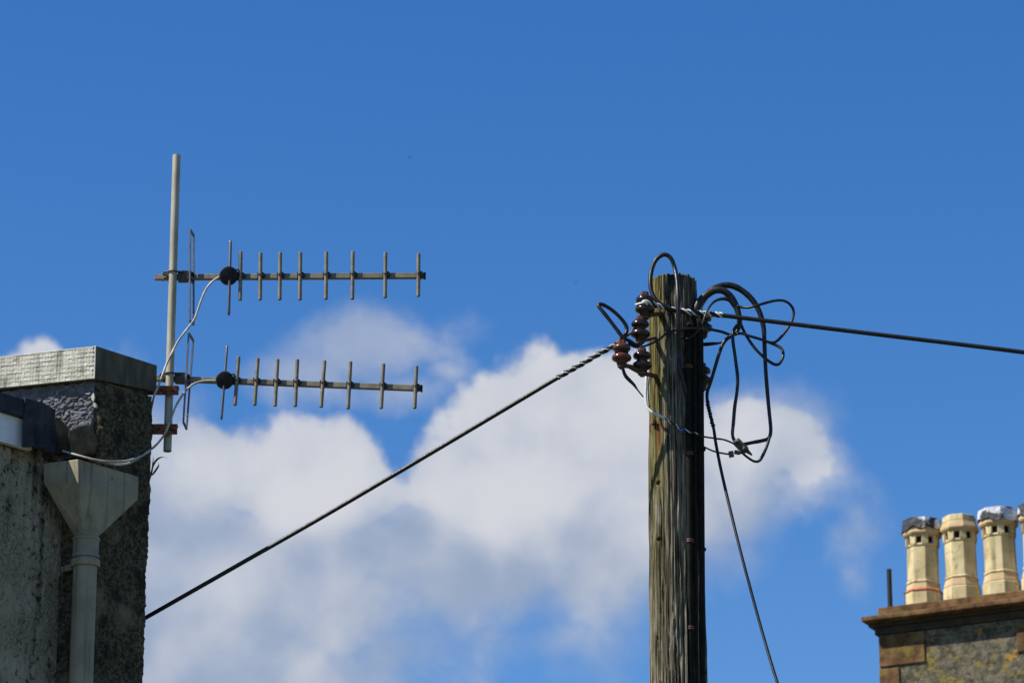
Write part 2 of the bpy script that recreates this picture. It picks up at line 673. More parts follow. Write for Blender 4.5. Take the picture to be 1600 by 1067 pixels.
ROUGHCAST, DARK_ROUGHCAST = m_roughcast(), m_dark_roughcast()
COPING = m_coping()
TILE = m_coping('grimy_tile', (0.60, 0.575, 0.47), (0.42, 0.40, 0.31))
JOINT = m_coping('pale_joint', (0.80, 0.78, 0.68), (0.66, 0.63, 0.53))
COPING_END = simple('shaded_concrete', (0.06, 0.052, 0.032), (0.125, 0.11, 0.07), 0.9, 0, 14, 0.4, stretch=(1.4, 1.4, 0.4))  # darker concrete colour paints in the shade on the coping end and underside
LEAD = m_lead('grey_lead_sheet', (0.095, 0.098, 0.108), (0.145, 0.148, 0.158))
LEAD_DARK = m_lead('dark_lead_sheet', (0.022, 0.023, 0.03), (0.045, 0.046, 0.055), 14)
WOOD = m_wood()
HARL, SANDSTONE, BUFF, LEADCAP = m_harl(), m_sandstone(), m_buff(), m_lead_cap()
ORANGE_CLAY = simple('orange_fireclay', (0.40, 0.27, 0.13), (0.52, 0.39, 0.21), 0.8, scale=7)
RUST = m_rust()
SHADED_STONE = simple('shaded_sandstone', (0.022, 0.016, 0.010), (0.05, 0.034, 0.02), 0.92, 0, 9, 0.4)  # cornice stone darkened in colour to carry the shade under the slab
ALU = simple('weathered_aluminium', (0.20, 0.175, 0.118), (0.125, 0.103, 0.066), 0.6, 0.1, 25, 0.08)
MAST = simple('dull_galvanised_tube', (0.36, 0.33, 0.24), (0.26, 0.235, 0.165), 0.55, 0.1, 22, 0.1, stretch=(1, 1, 0.3))
DARK_STEEL = simple('dark_steel', (0.045, 0.042, 0.042), (0.085, 0.07, 0.06), 0.6, 0.3, 50)
GREY_PLATE = simple('reflector_metal', (0.16, 0.15, 0.16), (0.10, 0.095, 0.11), 0.5, 0.5, 30)
BLACK_PLASTIC = simple('black_plastic', (0.008, 0.008, 0.009), (0.014, 0.014, 0.014), 0.6, 0, 60, 0.1, spec=0.25)
CABLE = simple('black_cable_sheath', (0.006, 0.006, 0.007), (0.012, 0.012, 0.013), 0.4, 0, 45, 0.1, spec=0.35)
CABLE_GREY = simple('weathered_cable_sheath', (0.009, 0.009, 0.008), (0.018, 0.017, 0.015), 0.5, 0, 45, 0.1, spec=0.35)
WHITE_COAX = simple('white_coax', (0.44, 0.42, 0.36), (0.22, 0.20, 0.155), 0.5, 0, 14, 0.05)
PALE_WIRE = simple('pale_sleeved_wire', (0.62, 0.62, 0.58), (0.46, 0.46, 0.42), 0.5, 0, 40, 0.05)
ARM = simple('dark_rusty_arm', (0.06, 0.028, 0.018), (0.11, 0.05, 0.03), 0.8, 0, 50)
PORCELAIN_RED = simple('red_brown_porcelain', (0.065, 0.021, 0.012), (0.105, 0.034, 0.018), 0.2, 0, 25, 0.05, spec=0.45)
CONDUIT = simple('dark_conduit', (0.010, 0.010, 0.007), (0.018, 0.017, 0.012), 0.8, 0, 30, 0.2, spec=0.08)
BLUE_TAPE = simple('blue_tape', (0.03, 0.08, 0.36), (0.05, 0.12, 0.45), 0.4, 0, 60)
COPPER = simple('copper_clip', (0.15, 0.06, 0.035), (0.10, 0.04, 0.025), 0.6, 0.2, 60)
PORCELAIN = simple('brown_porcelain', (0.012, 0.006, 0.005), (0.03, 0.012, 0.008), 0.18, 0, 25, 0.05, spec=0.5)


def m_pipe():
    m, nt, b = material('grey_plastic_pipe', (0.2, 0.19, 0.15), 0.55, 0, 0.35)
    v = coords(nt)
    c = nt.mix(nt.smooth(nt.noise(v, 7.0, 5.0, 0.6), 0.35, 0.68), (0.29, 0.25, 0.165), (0.215, 0.184, 0.118))
    run = nt.noise(nt.mapping(v, scale=(34, 34, 1.8)), 1.0, 5.0, 0.62)
    c = nt.mix(nt.smooth(run, 0.5, 0.7, 0, 0.65), c, (0.085, 0.08, 0.05))
    c = nt.mix(nt.smooth(nt.noise(v, 85.0, 4.0, 0.6), 0.6, 0.72, 0, 0.7), c, (0.06, 0.06, 0.035))
    nt.put(b.inputs['Base Color'], c)
    bump(nt, b, nt.noise(v, 60.0, 3.0), 0.08, 0.002)
    return m


PLASTIC_PIPE = m_pipe()
WHITE_PAINT = simple('white_painted_board', (0.74, 0.75, 0.76), (0.60, 0.61, 0.62), 0.6, 0, 14, 0.1)
SLATE = simple('broken_slate_stone', (0.045, 0.033, 0.02), (0.12, 0.09, 0.055), 0.85, 0, 22, 0.4)
ROOF_SLATE = simple('roof_slate', (0.06, 0.062, 0.07), (0.11, 0.11, 0.12), 0.75, 0, 6, 0.3)
GROUND = simple('ground_grass_and_earth', (0.05, 0.065, 0.025), (0.09, 0.085, 0.06), 0.95, 0, 0.6, 0.5)
LEAF = simple('dark_fern_leaf', (0.03, 0.045, 0.015), (0.05, 0.06, 0.02), 0.6, 0, 30)
BIRD = simple('dark_feathers', (0.03, 0.03, 0.03), (0.05, 0.045, 0.04), 0.8, 0, 20)
HOLE = material('hole_black', (0.008, 0.008, 0.008), 0.95)[0]  # near-black colour stands in for the shade inside openings

# ------------------------------------------------------------------ setting: ground
g = MB().add([(-2500, -2500, 0), (2500, -2500, 0), (2500, 2500, 0), (-2500, 2500, 0)], [(0, 1, 2, 3)]).build('ground', GROUND)
tag(g, kind='structure')

# ------------------------------------------------------------------ left building
A_W = R(42)
dW = Vector((math.sin(A_W), math.cos(A_W), 0))          # along the shaded gable, to the right and away
nW = Vector((math.cos(A_W), -math.sin(A_W), 0))         # its outward normal
dL = Vector((-math.sin(R(71)), math.cos(R(71)), 0))     # along the sunlit face, to the left and away
nL = Vector((-math.cos(R(71)), -math.sin(R(71)), 0))
PS = at(158, 650, 16.99)                                 # pier corner
PW = at(110, 850, 17.09)                                # wing wall plane
Cs = Vector((PS.x, PS.y, 0))
B_ = on_plane(238, 690, PS, nW)
B_.z = 0
Wl = Vector((PW.x, PW.y, 0))
inner_z = on_plane(0, 690, PW, nW).z                    # top of the wing wall
z_cop = on_plane(163, 598, PS, nW).z                    # underside of the coping


def rough_wall(name, path, z0, z1, step, amp, mat, parent, rad=0.012, seed=3):
    """plan polyline extruded upward with real roughcast relief"""
    pts, nrm = [], []
    n = len(path)
    for i in range(n - 1):
        a, b = path[i], path[i + 1]
        d = (b - a)
        L = d.length
        d.normalize()
        nn_ = Vector((d.y, -d.x, 0))
        s0 = rad if i > 0 else 0.0
        s1 = L - rad if i < n - 2 else L
        k = max(2, int((s1 - s0) / step))
        for j in range(k + 1):
            pts.append(a + d * (s0 + (s1 - s0) * j / k))
            nrm.append(nn_)
    m = len(pts)
    kz = max(2, int((z1 - z0) / step))
    X = np.array([[p.x, p.y] for p in pts])
    N = np.array([[p.x, p.y] for p in nrm])
    N[1:-1] = (N[:-2] + N[1:-1] + N[2:])
    N /= np.linalg.norm(N, axis=1)[:, None]
    Z = np.linspace(z0, z1, kz + 1)
    gx = np.repeat(X[:, 0][:, None], kz + 1, 1)
    gy = np.repeat(X[:, 1][:, None], kz + 1, 1)
    gz = np.repeat(Z[None, :], m, 0)
    h = fbm(gx * 38, gy * 38, gz * 38, seed, 3, 0.55)
    peb = np.clip(vnoise(gx * 62, gy * 62, gz * 62, seed + 9) - 0.45, 0, 1) * 1.8
    lump = fbm(gx * 6, gy * 6, gz * 6, seed + 20, 2)
    D = amp * ((h - 0.5) * 1.1 + peb * 0.7 + (lump - 0.5) * 1.4)
    gx = gx + N[:, 0][:, None] * D
    gy = gy + N[:, 1][:, None] * D
    V = np.stack([gx, gy, gz], -1).reshape(-1, 3)
    F = []
    for i in range(m - 1):
        for j in range(kz):
            a = i * (kz + 1) + j
            F.append((a, a + kz + 1, a + kz + 2, a + 1))
    return link(name, V, F, mat, parent, True)


bld = empty('gable_building', (Cs.x, Cs.y, 0))
tag(bld, 'grey roughcast building corner with tile-faced coping and white fascia at left edge', 'building')
back = Vector((-nW.x, -nW.y, 0))
# inner corner between the wing wall and the pier's sunlit face
det = dL.x * dW.y - dL.y * dW.x
rel = Wl - Cs
tI = (rel.x * dW.y - rel.y * dW.x) / det
Inner = Cs + dL * tI
A_ = Wl - dW * 1.6
zlow = 4.9
rough_wall('wing_wall', [A_, Inner - dW * 0.0], zlow, inner_z + 0.05, 0.0045, 0.008, ROUGHCAST, bld, seed=3)
rough_wall('pier_wall', [Inner, Cs, B_, B_ + back * 0.6], zlow, inner_z, 0.0045, 0.010, DARK_ROUGHCAST, bld, seed=3)
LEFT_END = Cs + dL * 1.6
rough_wall('stack_wall', [Cs + dL * 0.09, Cs, B_, B_ + back * 0.6], inner_z, z_cop + 0.003, 0.0045, 0.010, DARK_ROUGHCAST, bld, seed=3)


def prism(mb, poly, z0, z1):
    n = len(poly)
    # orientation: make counter-clockwise
    ar = sum(poly[i].x * poly[(i + 1) % n].y - poly[(i + 1) % n].x * poly[i].y for i in range(n))
    if ar < 0:
        poly = poly[::-1]
    vs = [Vector((p.x, p.y, z0)) for p in poly] + [Vector((p.x, p.y, z1)) for p in poly]
    fs = [tuple(range(n - 1, -1, -1)), tuple(range(n, 2 * n))] + [(i, (i + 1) % n, n + (i + 1) % n, n + i) for i in range(n)]
    mb.add(vs, fs)
    return mb


# solid core behind the rough faces, and the plain wall further down
inset = 0.02
core_poly = [A_ - nW * inset, Inner - nW * inset - nL * inset, Cs - nW * inset - nL * inset, B_ - nW * inset - dW * inset, B_ + back * 2.6 - dW * inset, A_ + back * 2.6]
prism(MB(), core_poly, zlow - 0.3, inner_z - 0.02).build('wall_core', ROUGHCAST, bld)
low_poly = [A_ - nW * 0.004, Inner - nW * 0.004, Cs - nW * 0.004, B_ - nW * 0.004, B_ + back * 2.6, A_ + back * 2.6]
prism(MB(), low_poly, 0, zlow).build('lower_wall', ROUGHCAST, bld)
stack_poly = [Cs - nW * inset - nL * 0.012 - dL * 0.0, B_ - nW * inset - dW * inset, B_ - nW * inset - dW * inset + dL * 1.5, LEFT_END - nL * 0.012]
prism(MB(), stack_poly, inner_z - 0.05, z_cop + 0.03).build('stack_core', DARK_ROUGHCAST, bld)

# lead covered sunlit face: wrinkled sheet
def lead_face():
    nu, nz = 220, 130
    U = np.linspace(0.030, 0.66, nu)
    Zs = np.linspace(inner_z + 0.0, z_cop + 0.005, nz)
    u, z = np.meshgrid(U, Zs, indexing='ij')
    w = fbm(u * 14, z * 14, u * 0 + 1.5, 40, 3)
    a = fbm(u * 30 + 3 * w, z * 46 + u * 14 + 2 * w, u * 0 + 4.5, 44, 3)
    ridg = 1 - np.abs(2 * a - 1)
    folds = 1 - np.abs(2 * fbm(u * 9 + z * 22, z * 9 - u * 12, u * 0 + 8.1, 51, 2) - 1)
    fold_mask = np.clip((0.16 - u) / 0.12, 0, 1) * np.clip((inner_z + 0.2 - z) / 0.15, 0, 1)
    D = 0.012 - 0.012 * np.power(ridg, 7) + 0.012 * (w - 0.5) + 0.02 * folds * fold_mask
    D = D + 0.006
    edge = 0.03 * (fbm(z * 16, z * 0 + 2.2, z * 0, 71, 3) - 0.35)
    D = np.where(u < 0.032 + edge, -0.012, D)
    P = np.stack([Cs.x + dL.x * u + nL.x * D, Cs.y + dL.y * u + nL.y * D, z], -1).reshape(-1, 3)
    F = [(i * nz + j, i * nz + j + 1, (i + 1) * nz + j + 1, (i + 1) * nz + j) for i in range(nu - 1) for j in range(nz - 1)]
    o = link('lead_flashing', P, F, LEAD, bld, True)
    return tag(o, 'crinkled grey lead sheet on the sunlit face')


lead_face()
# torn patches of old mortar showing beside the sheet
mb = MB()
for (px, py, w, h) in ((146, 621, 3, 8), (149, 633, 3, 5), (138, 615, 5, 2)):
    p = on_plane(px, py, PS + nL * 0.013, nL)
    s = 0.0029
    poly = []
    for k in range(9):
        a = 2 * math.pi * k / 9
        rr = random.uniform(0.7, 1.2)
        poly.append(p + dL * (-math.cos(a) * w * s * rr) + Vector((0, 0, math.sin(a) * h * s * rr)))
    mb.add([q + nL * 0.006 for q in poly] + [q - nL * 0.01 for q in poly], [tuple(range(9))] + [(i, i + 9, (i + 1) % 9 + 9, (i + 1) % 9) for i in range(9)])
mb.build('mortar_patch', COPING, bld)

# coping slab
K = at(150, 540, 16.952)
Kb = at(150, 592, 16.952)
hK = K.z - Kb.z
tR = None


def along(p, d, px):
    """point p + d*t that shows at column px"""
    lo, hi = 0.0, 6.0
    f = lambda t: proj(p + d * t)[0] - px
    sgn = f(0.0) > 0
    for _ in range(60):
        mid = (lo + hi) / 2
        if (f(mid) > 0) == sgn:
            lo = mid
        else:
            hi = mid
    return p + d * lo


def proj(p):
    v = p - CAM
    c, s = math.cos(PITCH), math.sin(PITCH)
    dep = v.y * c + v.z * s
    return 800 + F_PX * v.x / dep, 533.5 - F_PX * (-v.y * s + v.z * c) / dep


Rt = along(K, dW, 246)
Lt = along(K, dL, -190)
Bt = Rt + (Lt - K)
hR, hL = hK * 0.80, hK * 0.93
bots = [K - Vector((0, 0, hK)), Rt - Vector((0, 0, hR)), Bt - Vector((0, 0, hR)), Lt - Vector((0, 0, hL))]
cop = MB().hexa(bots, [K, Rt, Bt, Lt]).build('coping', COPING, bld)
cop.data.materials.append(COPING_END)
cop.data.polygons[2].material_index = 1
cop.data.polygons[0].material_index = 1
bevel(cop, 0.004)
# small mosaic tiles set on the coping's sunlit face: too small to pick apart singly
mb = MB()
LT = (Lt - K).length
PITCH_T = 0.0150
ncol = int(LT / PITCH_T)
rows = 7
rnd = random.Random(5)


def cface(sd, jj):
    fr = sd / LT
    hh = hK * (1 - fr) + hL * fr
    return K.lerp(Lt, fr) - Vector((0, 0, 0.005 + (hh - 0.010) * jj / rows))


for i in range(ncol):
    for j in range(rows):
        if rnd.random() < 0.015:
            continue
        s0 = 0.014 + i * PITCH_T + rnd.uniform(-0.0004, 0.0004)
        s1 = s0 + 0.0139
        dd = rnd.uniform(0.0012, 0.0026)
        tl_ = rnd.uniform(-0.0006, 0.0012)
        q = [cface(s0, j + 0.10), cface(s1, j + 0.10), cface(s1, j + 0.90), cface(s0, j + 0.90)]
        o4 = [nL * (dd + tl_), nL * (dd + tl_), nL * (dd - tl_), nL * (dd - tl_)]
        mb.add([p + o for p, o in zip(q, o4)] + [p - nL * 0.002 for p in q], [(0, 1, 2, 3), (0, 4, 5, 1), (1, 5, 6, 2), (2, 6, 7, 3), (3, 7, 4, 0)])
tj = MB()
for j in range(rows + 1):
    for i in range(0, ncol, 6):
        sa, sb = 0.010 + i * PITCH_T, 0.010 + min(i + 6, ncol) * PITCH_T
        w_ = 0.055 + rnd.uniform(-0.01, 0.015)
        q = [cface(sa, j - w_), cface(sb, j - w_), cface(sb, j + w_), cface(sa, j + w_)]
        pr = rnd.uniform(0.0028, 0.0042)
        tj.add([p + nL * pr for p in q] + [p - nL * 0.002 for p in q], [(0, 1, 2, 3), (0, 4, 5, 1), (1, 5, 6, 2), (2, 6, 7, 3), (3, 7, 4, 0)])
tj = tj.build('raised_joints', JOINT, bld)
tag(tj, kind='stuff')
tl = mb.build('mosaic_tiles', TILE, bld)
tag(tl, 'tiny square tiles facing the coping', kind='stuff')

# fascia, lead capped eave and its wrapped end
PF = PW + nW * 0.05
def fz(px, py, off):
    return on_plane(px, py, PW + nW * off, nW)


f0 = fz(-260, 560, 0.045)
fa, fb = fz(0, 641, 0.045), fz(0, 689, 0.045)
fe = fz(50, 700, 0.045)
base0 = fe - dW * 1.6
board = MB()
zt, zb = fa.z, fb.z
p0 = Vector((base0.x, base0.y, 0))
p1 = Vector((fe.x, fe.y, 0))
board.hexa([p0 + Vector((0, 0, zb)), p1 + Vector((0, 0, zb)), p1 - nW * 0.03 + Vector((0, 0, zb)), p0 - nW * 0.03 + Vector((0, 0, zb))],
           [p0 + Vector((0, 0, zt)), p1 + Vector((0, 0, zt)), p1 - nW * 0.03 + Vector((0, 0, zt)), p0 - nW * 0.03 + Vector((0, 0, zt))])
bevel(board.build('fascia_board', WHITE_PAINT, bld), 0.003)
ga, gb = fz(0, 612, 0.075), fz(0, 640, 0.075)
ge = fz(64, 640, 0.075)
q1 = Vector((ge.x, ge.y, 0))
q0 = q1 - dW * 1.6
ZT, ZB = ga.z, gb.z
beam = MB()
beam.hexa([q0 + Vector((0, 0, ZB)), q1 + Vector((0, 0, ZB)), q1 - nW * 0.14 + Vector((0, 0, ZB)), q0 - nW * 0.14 + Vector((0, 0, ZB))],
          [q0 + Vector((0, 0, ZT)), q1 + Vector((0, 0, ZT)), q1 - nW * 0.14 + Vector((0, 0, ZT)), q0 - nW * 0.14 + Vector((0, 0, ZT))])
bevel(beam.build('eave_capping', LEAD_DARK, bld), 0.006)
# flat roof behind the eave
roof_poly = [q0 - nW * 0.1, q1 - nW * 0.1, q1 - nW * 0.22 , q0 + back * 2.6]
prism(MB(), roof_poly, inner_z - 0.01, ZT - 0.04).build('roof', ROOF_SLATE, bld)


def drape(name, cols, z_top, z_bots, off, seed, mat):
    """a sheet hanging over the wall end with folds; cols are plan points"""
    nu, nz = 40, 36
    path = catmull(cols, 12)
    V, F = [], []
    m = len(path)
    for i, p in enumerate(path):
        fr = i / (m - 1)
        zbv = z_bots[0] * (1 - fr) + z_bots[1] * fr
        for j in range(nz):
            z = z_top + (zbv - z_top) * j / (nz - 1)
            d = 0.016 * (fbm(np.array([fr * 5.0]), np.array([z * 7.0]), np.array([seed + 0.3]), seed, 3)[0] - 0.5)
            d += 0.012 * math.sin(fr * 17 + 3 * math.sin(z * 9)) * (j / nz)
            V.append(Vector((p.x, p.y, z)) + nW * (d + 0.004))
    for i in range(m - 1):
        for j in range(nz - 1):
            F.append((i * nz + j, i * nz + j + 1, (i + 1) * nz + j + 1, (i + 1) * nz + j))
    o = link(name, V, F, mat, bld, True)
    s = o.modifiers.new('solid', 'SOLIDIFY')
    s.thickness = 0.006
    return o


c1 = fz(37, 655, 0.078)
c2 = fz(66, 655, 0.085)
c3 = fz(80, 690, 0.05)
drape('lead_wrap', [Vector((c1.x, c1.y, 0)), Vector(((c1.x + c2.x) / 2, (c1.y + c2.y) / 2, 0)) + nW * 0.004, Vector((c2.x, c2.y, 0)), Vector((c3.x, c3.y, 0)) + dW * 0.02],
      ZT + 0.004, (fz(46, 700, 0.08).z, fz(82, 708, 0.06).z), 0, 61, LEAD_DARK)


# loose stones jammed in the gap
def stone(pts_px, Y0, thick, name, label):
    x0_ = min(q[0] for q in pts_px)
    y0_ = min(q[1] for q in pts_px)
    front = [at(x, y, Y0 + dy * 0.3 + 0.0019 * (x - x0_) + 0.0012 * (y - y0_)) for (x, y, dy) in pts_px]
    n = len(front)
    c = sum(front, Vector()) / n
    backp = [c + (p - c) * 0.9 + Vector((0.015, thick, 0.02)) for p in front]
    mid = [c + (p - c) * 1.02 + Vector((0.004, thick * 0.4, 0.006)) for p in front]
    mb_ = MB().add(front + mid + backp, [tuple(range(n - 1, -1, -1)), tuple(range(2 * n, 3 * n))] +
                   [(i, (i + 1) % n, n + (i + 1) % n, n + i) for i in range(n)] +
                   [(n + i, n + (i + 1) % n, 2 * n + (i + 1) % n, 2 * n + i) for i in range(n)])
    o = mb_.build(name, SLATE)
    bevel(o, 0.009)
    return tag(o, label, 'stone', 'loose stones on the wall head')


stone([(64, 656, 0.02), (78, 651, 0.03), (92, 652, 0.02), (106, 668, 0), (112, 688, 0), (108, 708, 0), (86, 710, 0), (74, 690, 0)], 16.87, 0.13, 'loose_stone', 'dark rough stone wedged beside the lead wrapped eave end')
stone([(106, 673, 0), (122, 665, 0.02), (138, 662, 0.03), (144, 674, 0.02), (150, 690, 0), (143, 708, 0), (110, 712, 0)], 16.82, 0.13, 'loose_stone', 'dark stone with sunlit upper edge just above the rainwater hopper')

# ---------------------------------------------------------------- hopper and downpipe
hop = empty('rainwater_hopper', at(134, 850, 16.93))
tag(hop, 'grey plastic rainwater hopper tapering to a downpipe on the corner', 'hopper')
E0 = at(122, 717, 16.80)
L0 = at(68, 713, 16.88)
R0 = along(E0, dW, 217)
R0.z = E0.z
Bk = L0 + (R0 - E0) + dW * 0.0
L1, E1, R1 = at(68, 754, 16.88), at(123, 753, 16.80), R0 - Vector((0, 0, E0.z - at(123, 753, 16.80).z))
L0.z = E0.z + 0.004
Bk.z = E0.z
B1 = Bk - Vector((0, 0, E0.z - E1.z))
oc = at(135, 838, 16.93)
orr = 0.055
out = [oc + Vector((-orr, -0.01, 0)), oc + Vector((-0.012, -orr, 0)), oc + Vector((orr, 0.0, 0)), oc + Vector((0, orr, 0))]
mb = MB()
top, mid = [L0, E0, R0, Bk], [L1, E1, R1, B1]
inn = [p.lerp(sum(top, Vector()) / 4, 0.07) for p in top]
inb = [p.lerp(sum(mid, Vector()) / 4, 0.1) for p in mid]
vs = top + mid + out + inn + inb
fs = []
for i in range(4):
    j = (i + 1) % 4
    fs += [(i, 4 + i, 4 + j, j), (4 + i, 8 + i, 8 + j, 4 + j), (i, j, 12 + j, 12 + i), (12 + i, 12 + j, 16 + j, 16 + i)]
fs.append((16, 17, 18, 19))
fs.append((8, 9, 10, 11))
mb.add(vs, fs)
hb = mb.build('hopper_box', PLASTIC_PIPE, hop)
bevel(hb, 0.004)
# moulded ring mark on the front
p = (E0.lerp(R0, 0.55)) - Vector((0, 0, 0.045))
nH = Vector((nW.x, nW.y, 0))
ring = [p + nH * 0.003 + (dW * math.cos(a) + Vector((0, 0, math.sin(a)))) * 0.008 for a in np.linspace(0, 2 * math.pi, 13)[:-1]]
MB().tube(ring, 0.0014, 5, closed=True).build('moulded_mark', PLASTIC_PIPE, hop, True)
pipe_top = at(135, 836, 16.93)
pc = Vector((pipe_top.x, pipe_top.y, 0))
zz = lambda y: at(135, y, 16.93).z
autosmooth(MB().lathe([(0.052, zz(846)), (0.056, zz(838)), (0.056, zz(834))][::-1][::-1], 28, pc).build('spigot', PLASTIC_PIPE, hop))
autosmooth(MB().lathe([(0.0625, zz(872)), (0.0625, zz(868)), (0.059, zz(866)), (0.059, zz(846)), (0.0625, zz(845)), (0.0625, zz(841)), (0.058, zz(840))], 32, pc).build('socket_collar', PLASTIC_PIPE, hop))
autosmooth(MB().lathe([(0.054, 0.1), (0.054, zz(866))], 32, pc).build('downpipe', PLASTIC_PIPE, hop))
cl = MB().lathe([(0.0655, zz(886)), (0.0675, zz(885)), (0.0675, zz(876)), (0.0655, zz(875))], 32, pc)
ear = on_plane(93, 881, PW, nW)
cl.bar(Vector((pc.x - 0.03, pc.y + 0.02, zz(880.5))), Vector((ear.x, ear.y, zz(880.5))) + nW * 0.018, 0.012, zz(876) - zz(885))
autosmooth(cl.build('pipe_clip', PLASTIC_PIPE, hop))
MB().lathe([(0.009, 0), (0.009, 0.006), (0.004, 0.008)], 10, Vector((ear.x, ear.y, zz(880.5))) + nW * 0.02 + dW * 0.006, nW).build('screw', PLASTIC_PIPE, hop)
sv = at(116, 850, 16.97)
MB().bar(Vector((sv.x, sv.y, zz(836))), Vector((sv.x, sv.y, zz(872))), 0.01, 0.01, up=Vector((0, 1, 0))).build('back_strap', PLASTIC_PIPE, hop)

# ---------------------------------------------------------------- mast and antennas
YM = 17.305
sA = mpp(300, 500, YM)
mt, mbm = at(276, 243, YM), at(261.5, 705, YM)
mast = empty('antenna_mast', mbm)
tag(mast, 'pale grey metal mast tube clamped to the corner of the left building', 'mast')
axis = (mt - mbm)
tube = MB()
n = 24
ro, ri = 6.4 * sA, 5.3 * sA
tube.lathe([(ri, 0.02), (ri, -0.0), (ro, 0), (ro, axis.length), (ri, axis.length), (ri, axis.length - 0.05)], n, mbm, axis)
autosmooth(tube.build('mast_tube', MAST, mast))


def wall_bracket(y, x0, x1, hh, label):
    e = empty('mast_bracket', at(x0, y, YM - 0.02))
    tag(e, label, 'bracket', 'rusty brackets holding the mast')
    a, b_ = at(x0 - 14, y, YM + 0.0), at(x1, y, YM - 0.045)
    a.z = b_.z = at(x1, y, YM).z
    p0_ = at(x0 - 14, y, YM - 0.045)
    p0_.z = a.z
    m_ = MB().obox((p0_ + b_) / 2, (b_ - p0_) / 2, Vector((0, 0.003, 0)), Vector((0, 0, hh * sA / 2)))
    bevel(m_.build('face_plate', RUST, e), 0.0015)
    m_ = MB().obox((p0_ + b_) / 2 + Vector((0, 0.022, hh * sA / 2 - 0.004)), (b_ - p0_) / 2, Vector((0, 0.0195, 0)), Vector((0, 0, 0.003)))
    m_.build('top_flange', RUST, e)
    xm = mbm.lerp(mt, (a.z - mbm.z) / (mt.z - mbm.z))
    # U bolt round the mast
    rr = ro + 0.003
    pts = [Vector((xm.x - rr, xm.y - 0.062, a.z)), Vector((xm.x - rr, xm.y, a.z))]
    pts += [Vector((xm.x - rr * math.cos(t), xm.y + rr * math.sin(t), a.z)) for t in np.linspace(0.2, math.pi - 0.2, 9)]
    pts += [Vector((xm.x + rr, xm.y, a.z)), Vector((xm.x + rr, xm.y - 0.062, a.z))]
    MB().tube(pts, 0.004, 8).build('u_bolt', RUST, e, True)
    for sx in (-1, 1):
        MB().lathe([(0.009, 0), (0.009, 0.007)], 6, Vector((xm.x + sx * rr, xm.y - 0.048, a.z)), (0, -1, 0)).build('nut', RUST, e)
    MB().lathe([(0.0055, 0), (0.0055, 0.002)], 10, Vector((p0_.x + (b_.x - p0_.x) * 0.5, b_.y - 0.003, a.z)), (0, -1, 0)).build('bolt_hole', HOLE, e)
    return e


wall_bracket(614.5, 238, 279, 15, 'upper rusty steel bracket joining mast to wall just below the coping')
wall_bracket(675, 232, 277, 17, 'lower rusty steel bracket near the bottom end of the mast')


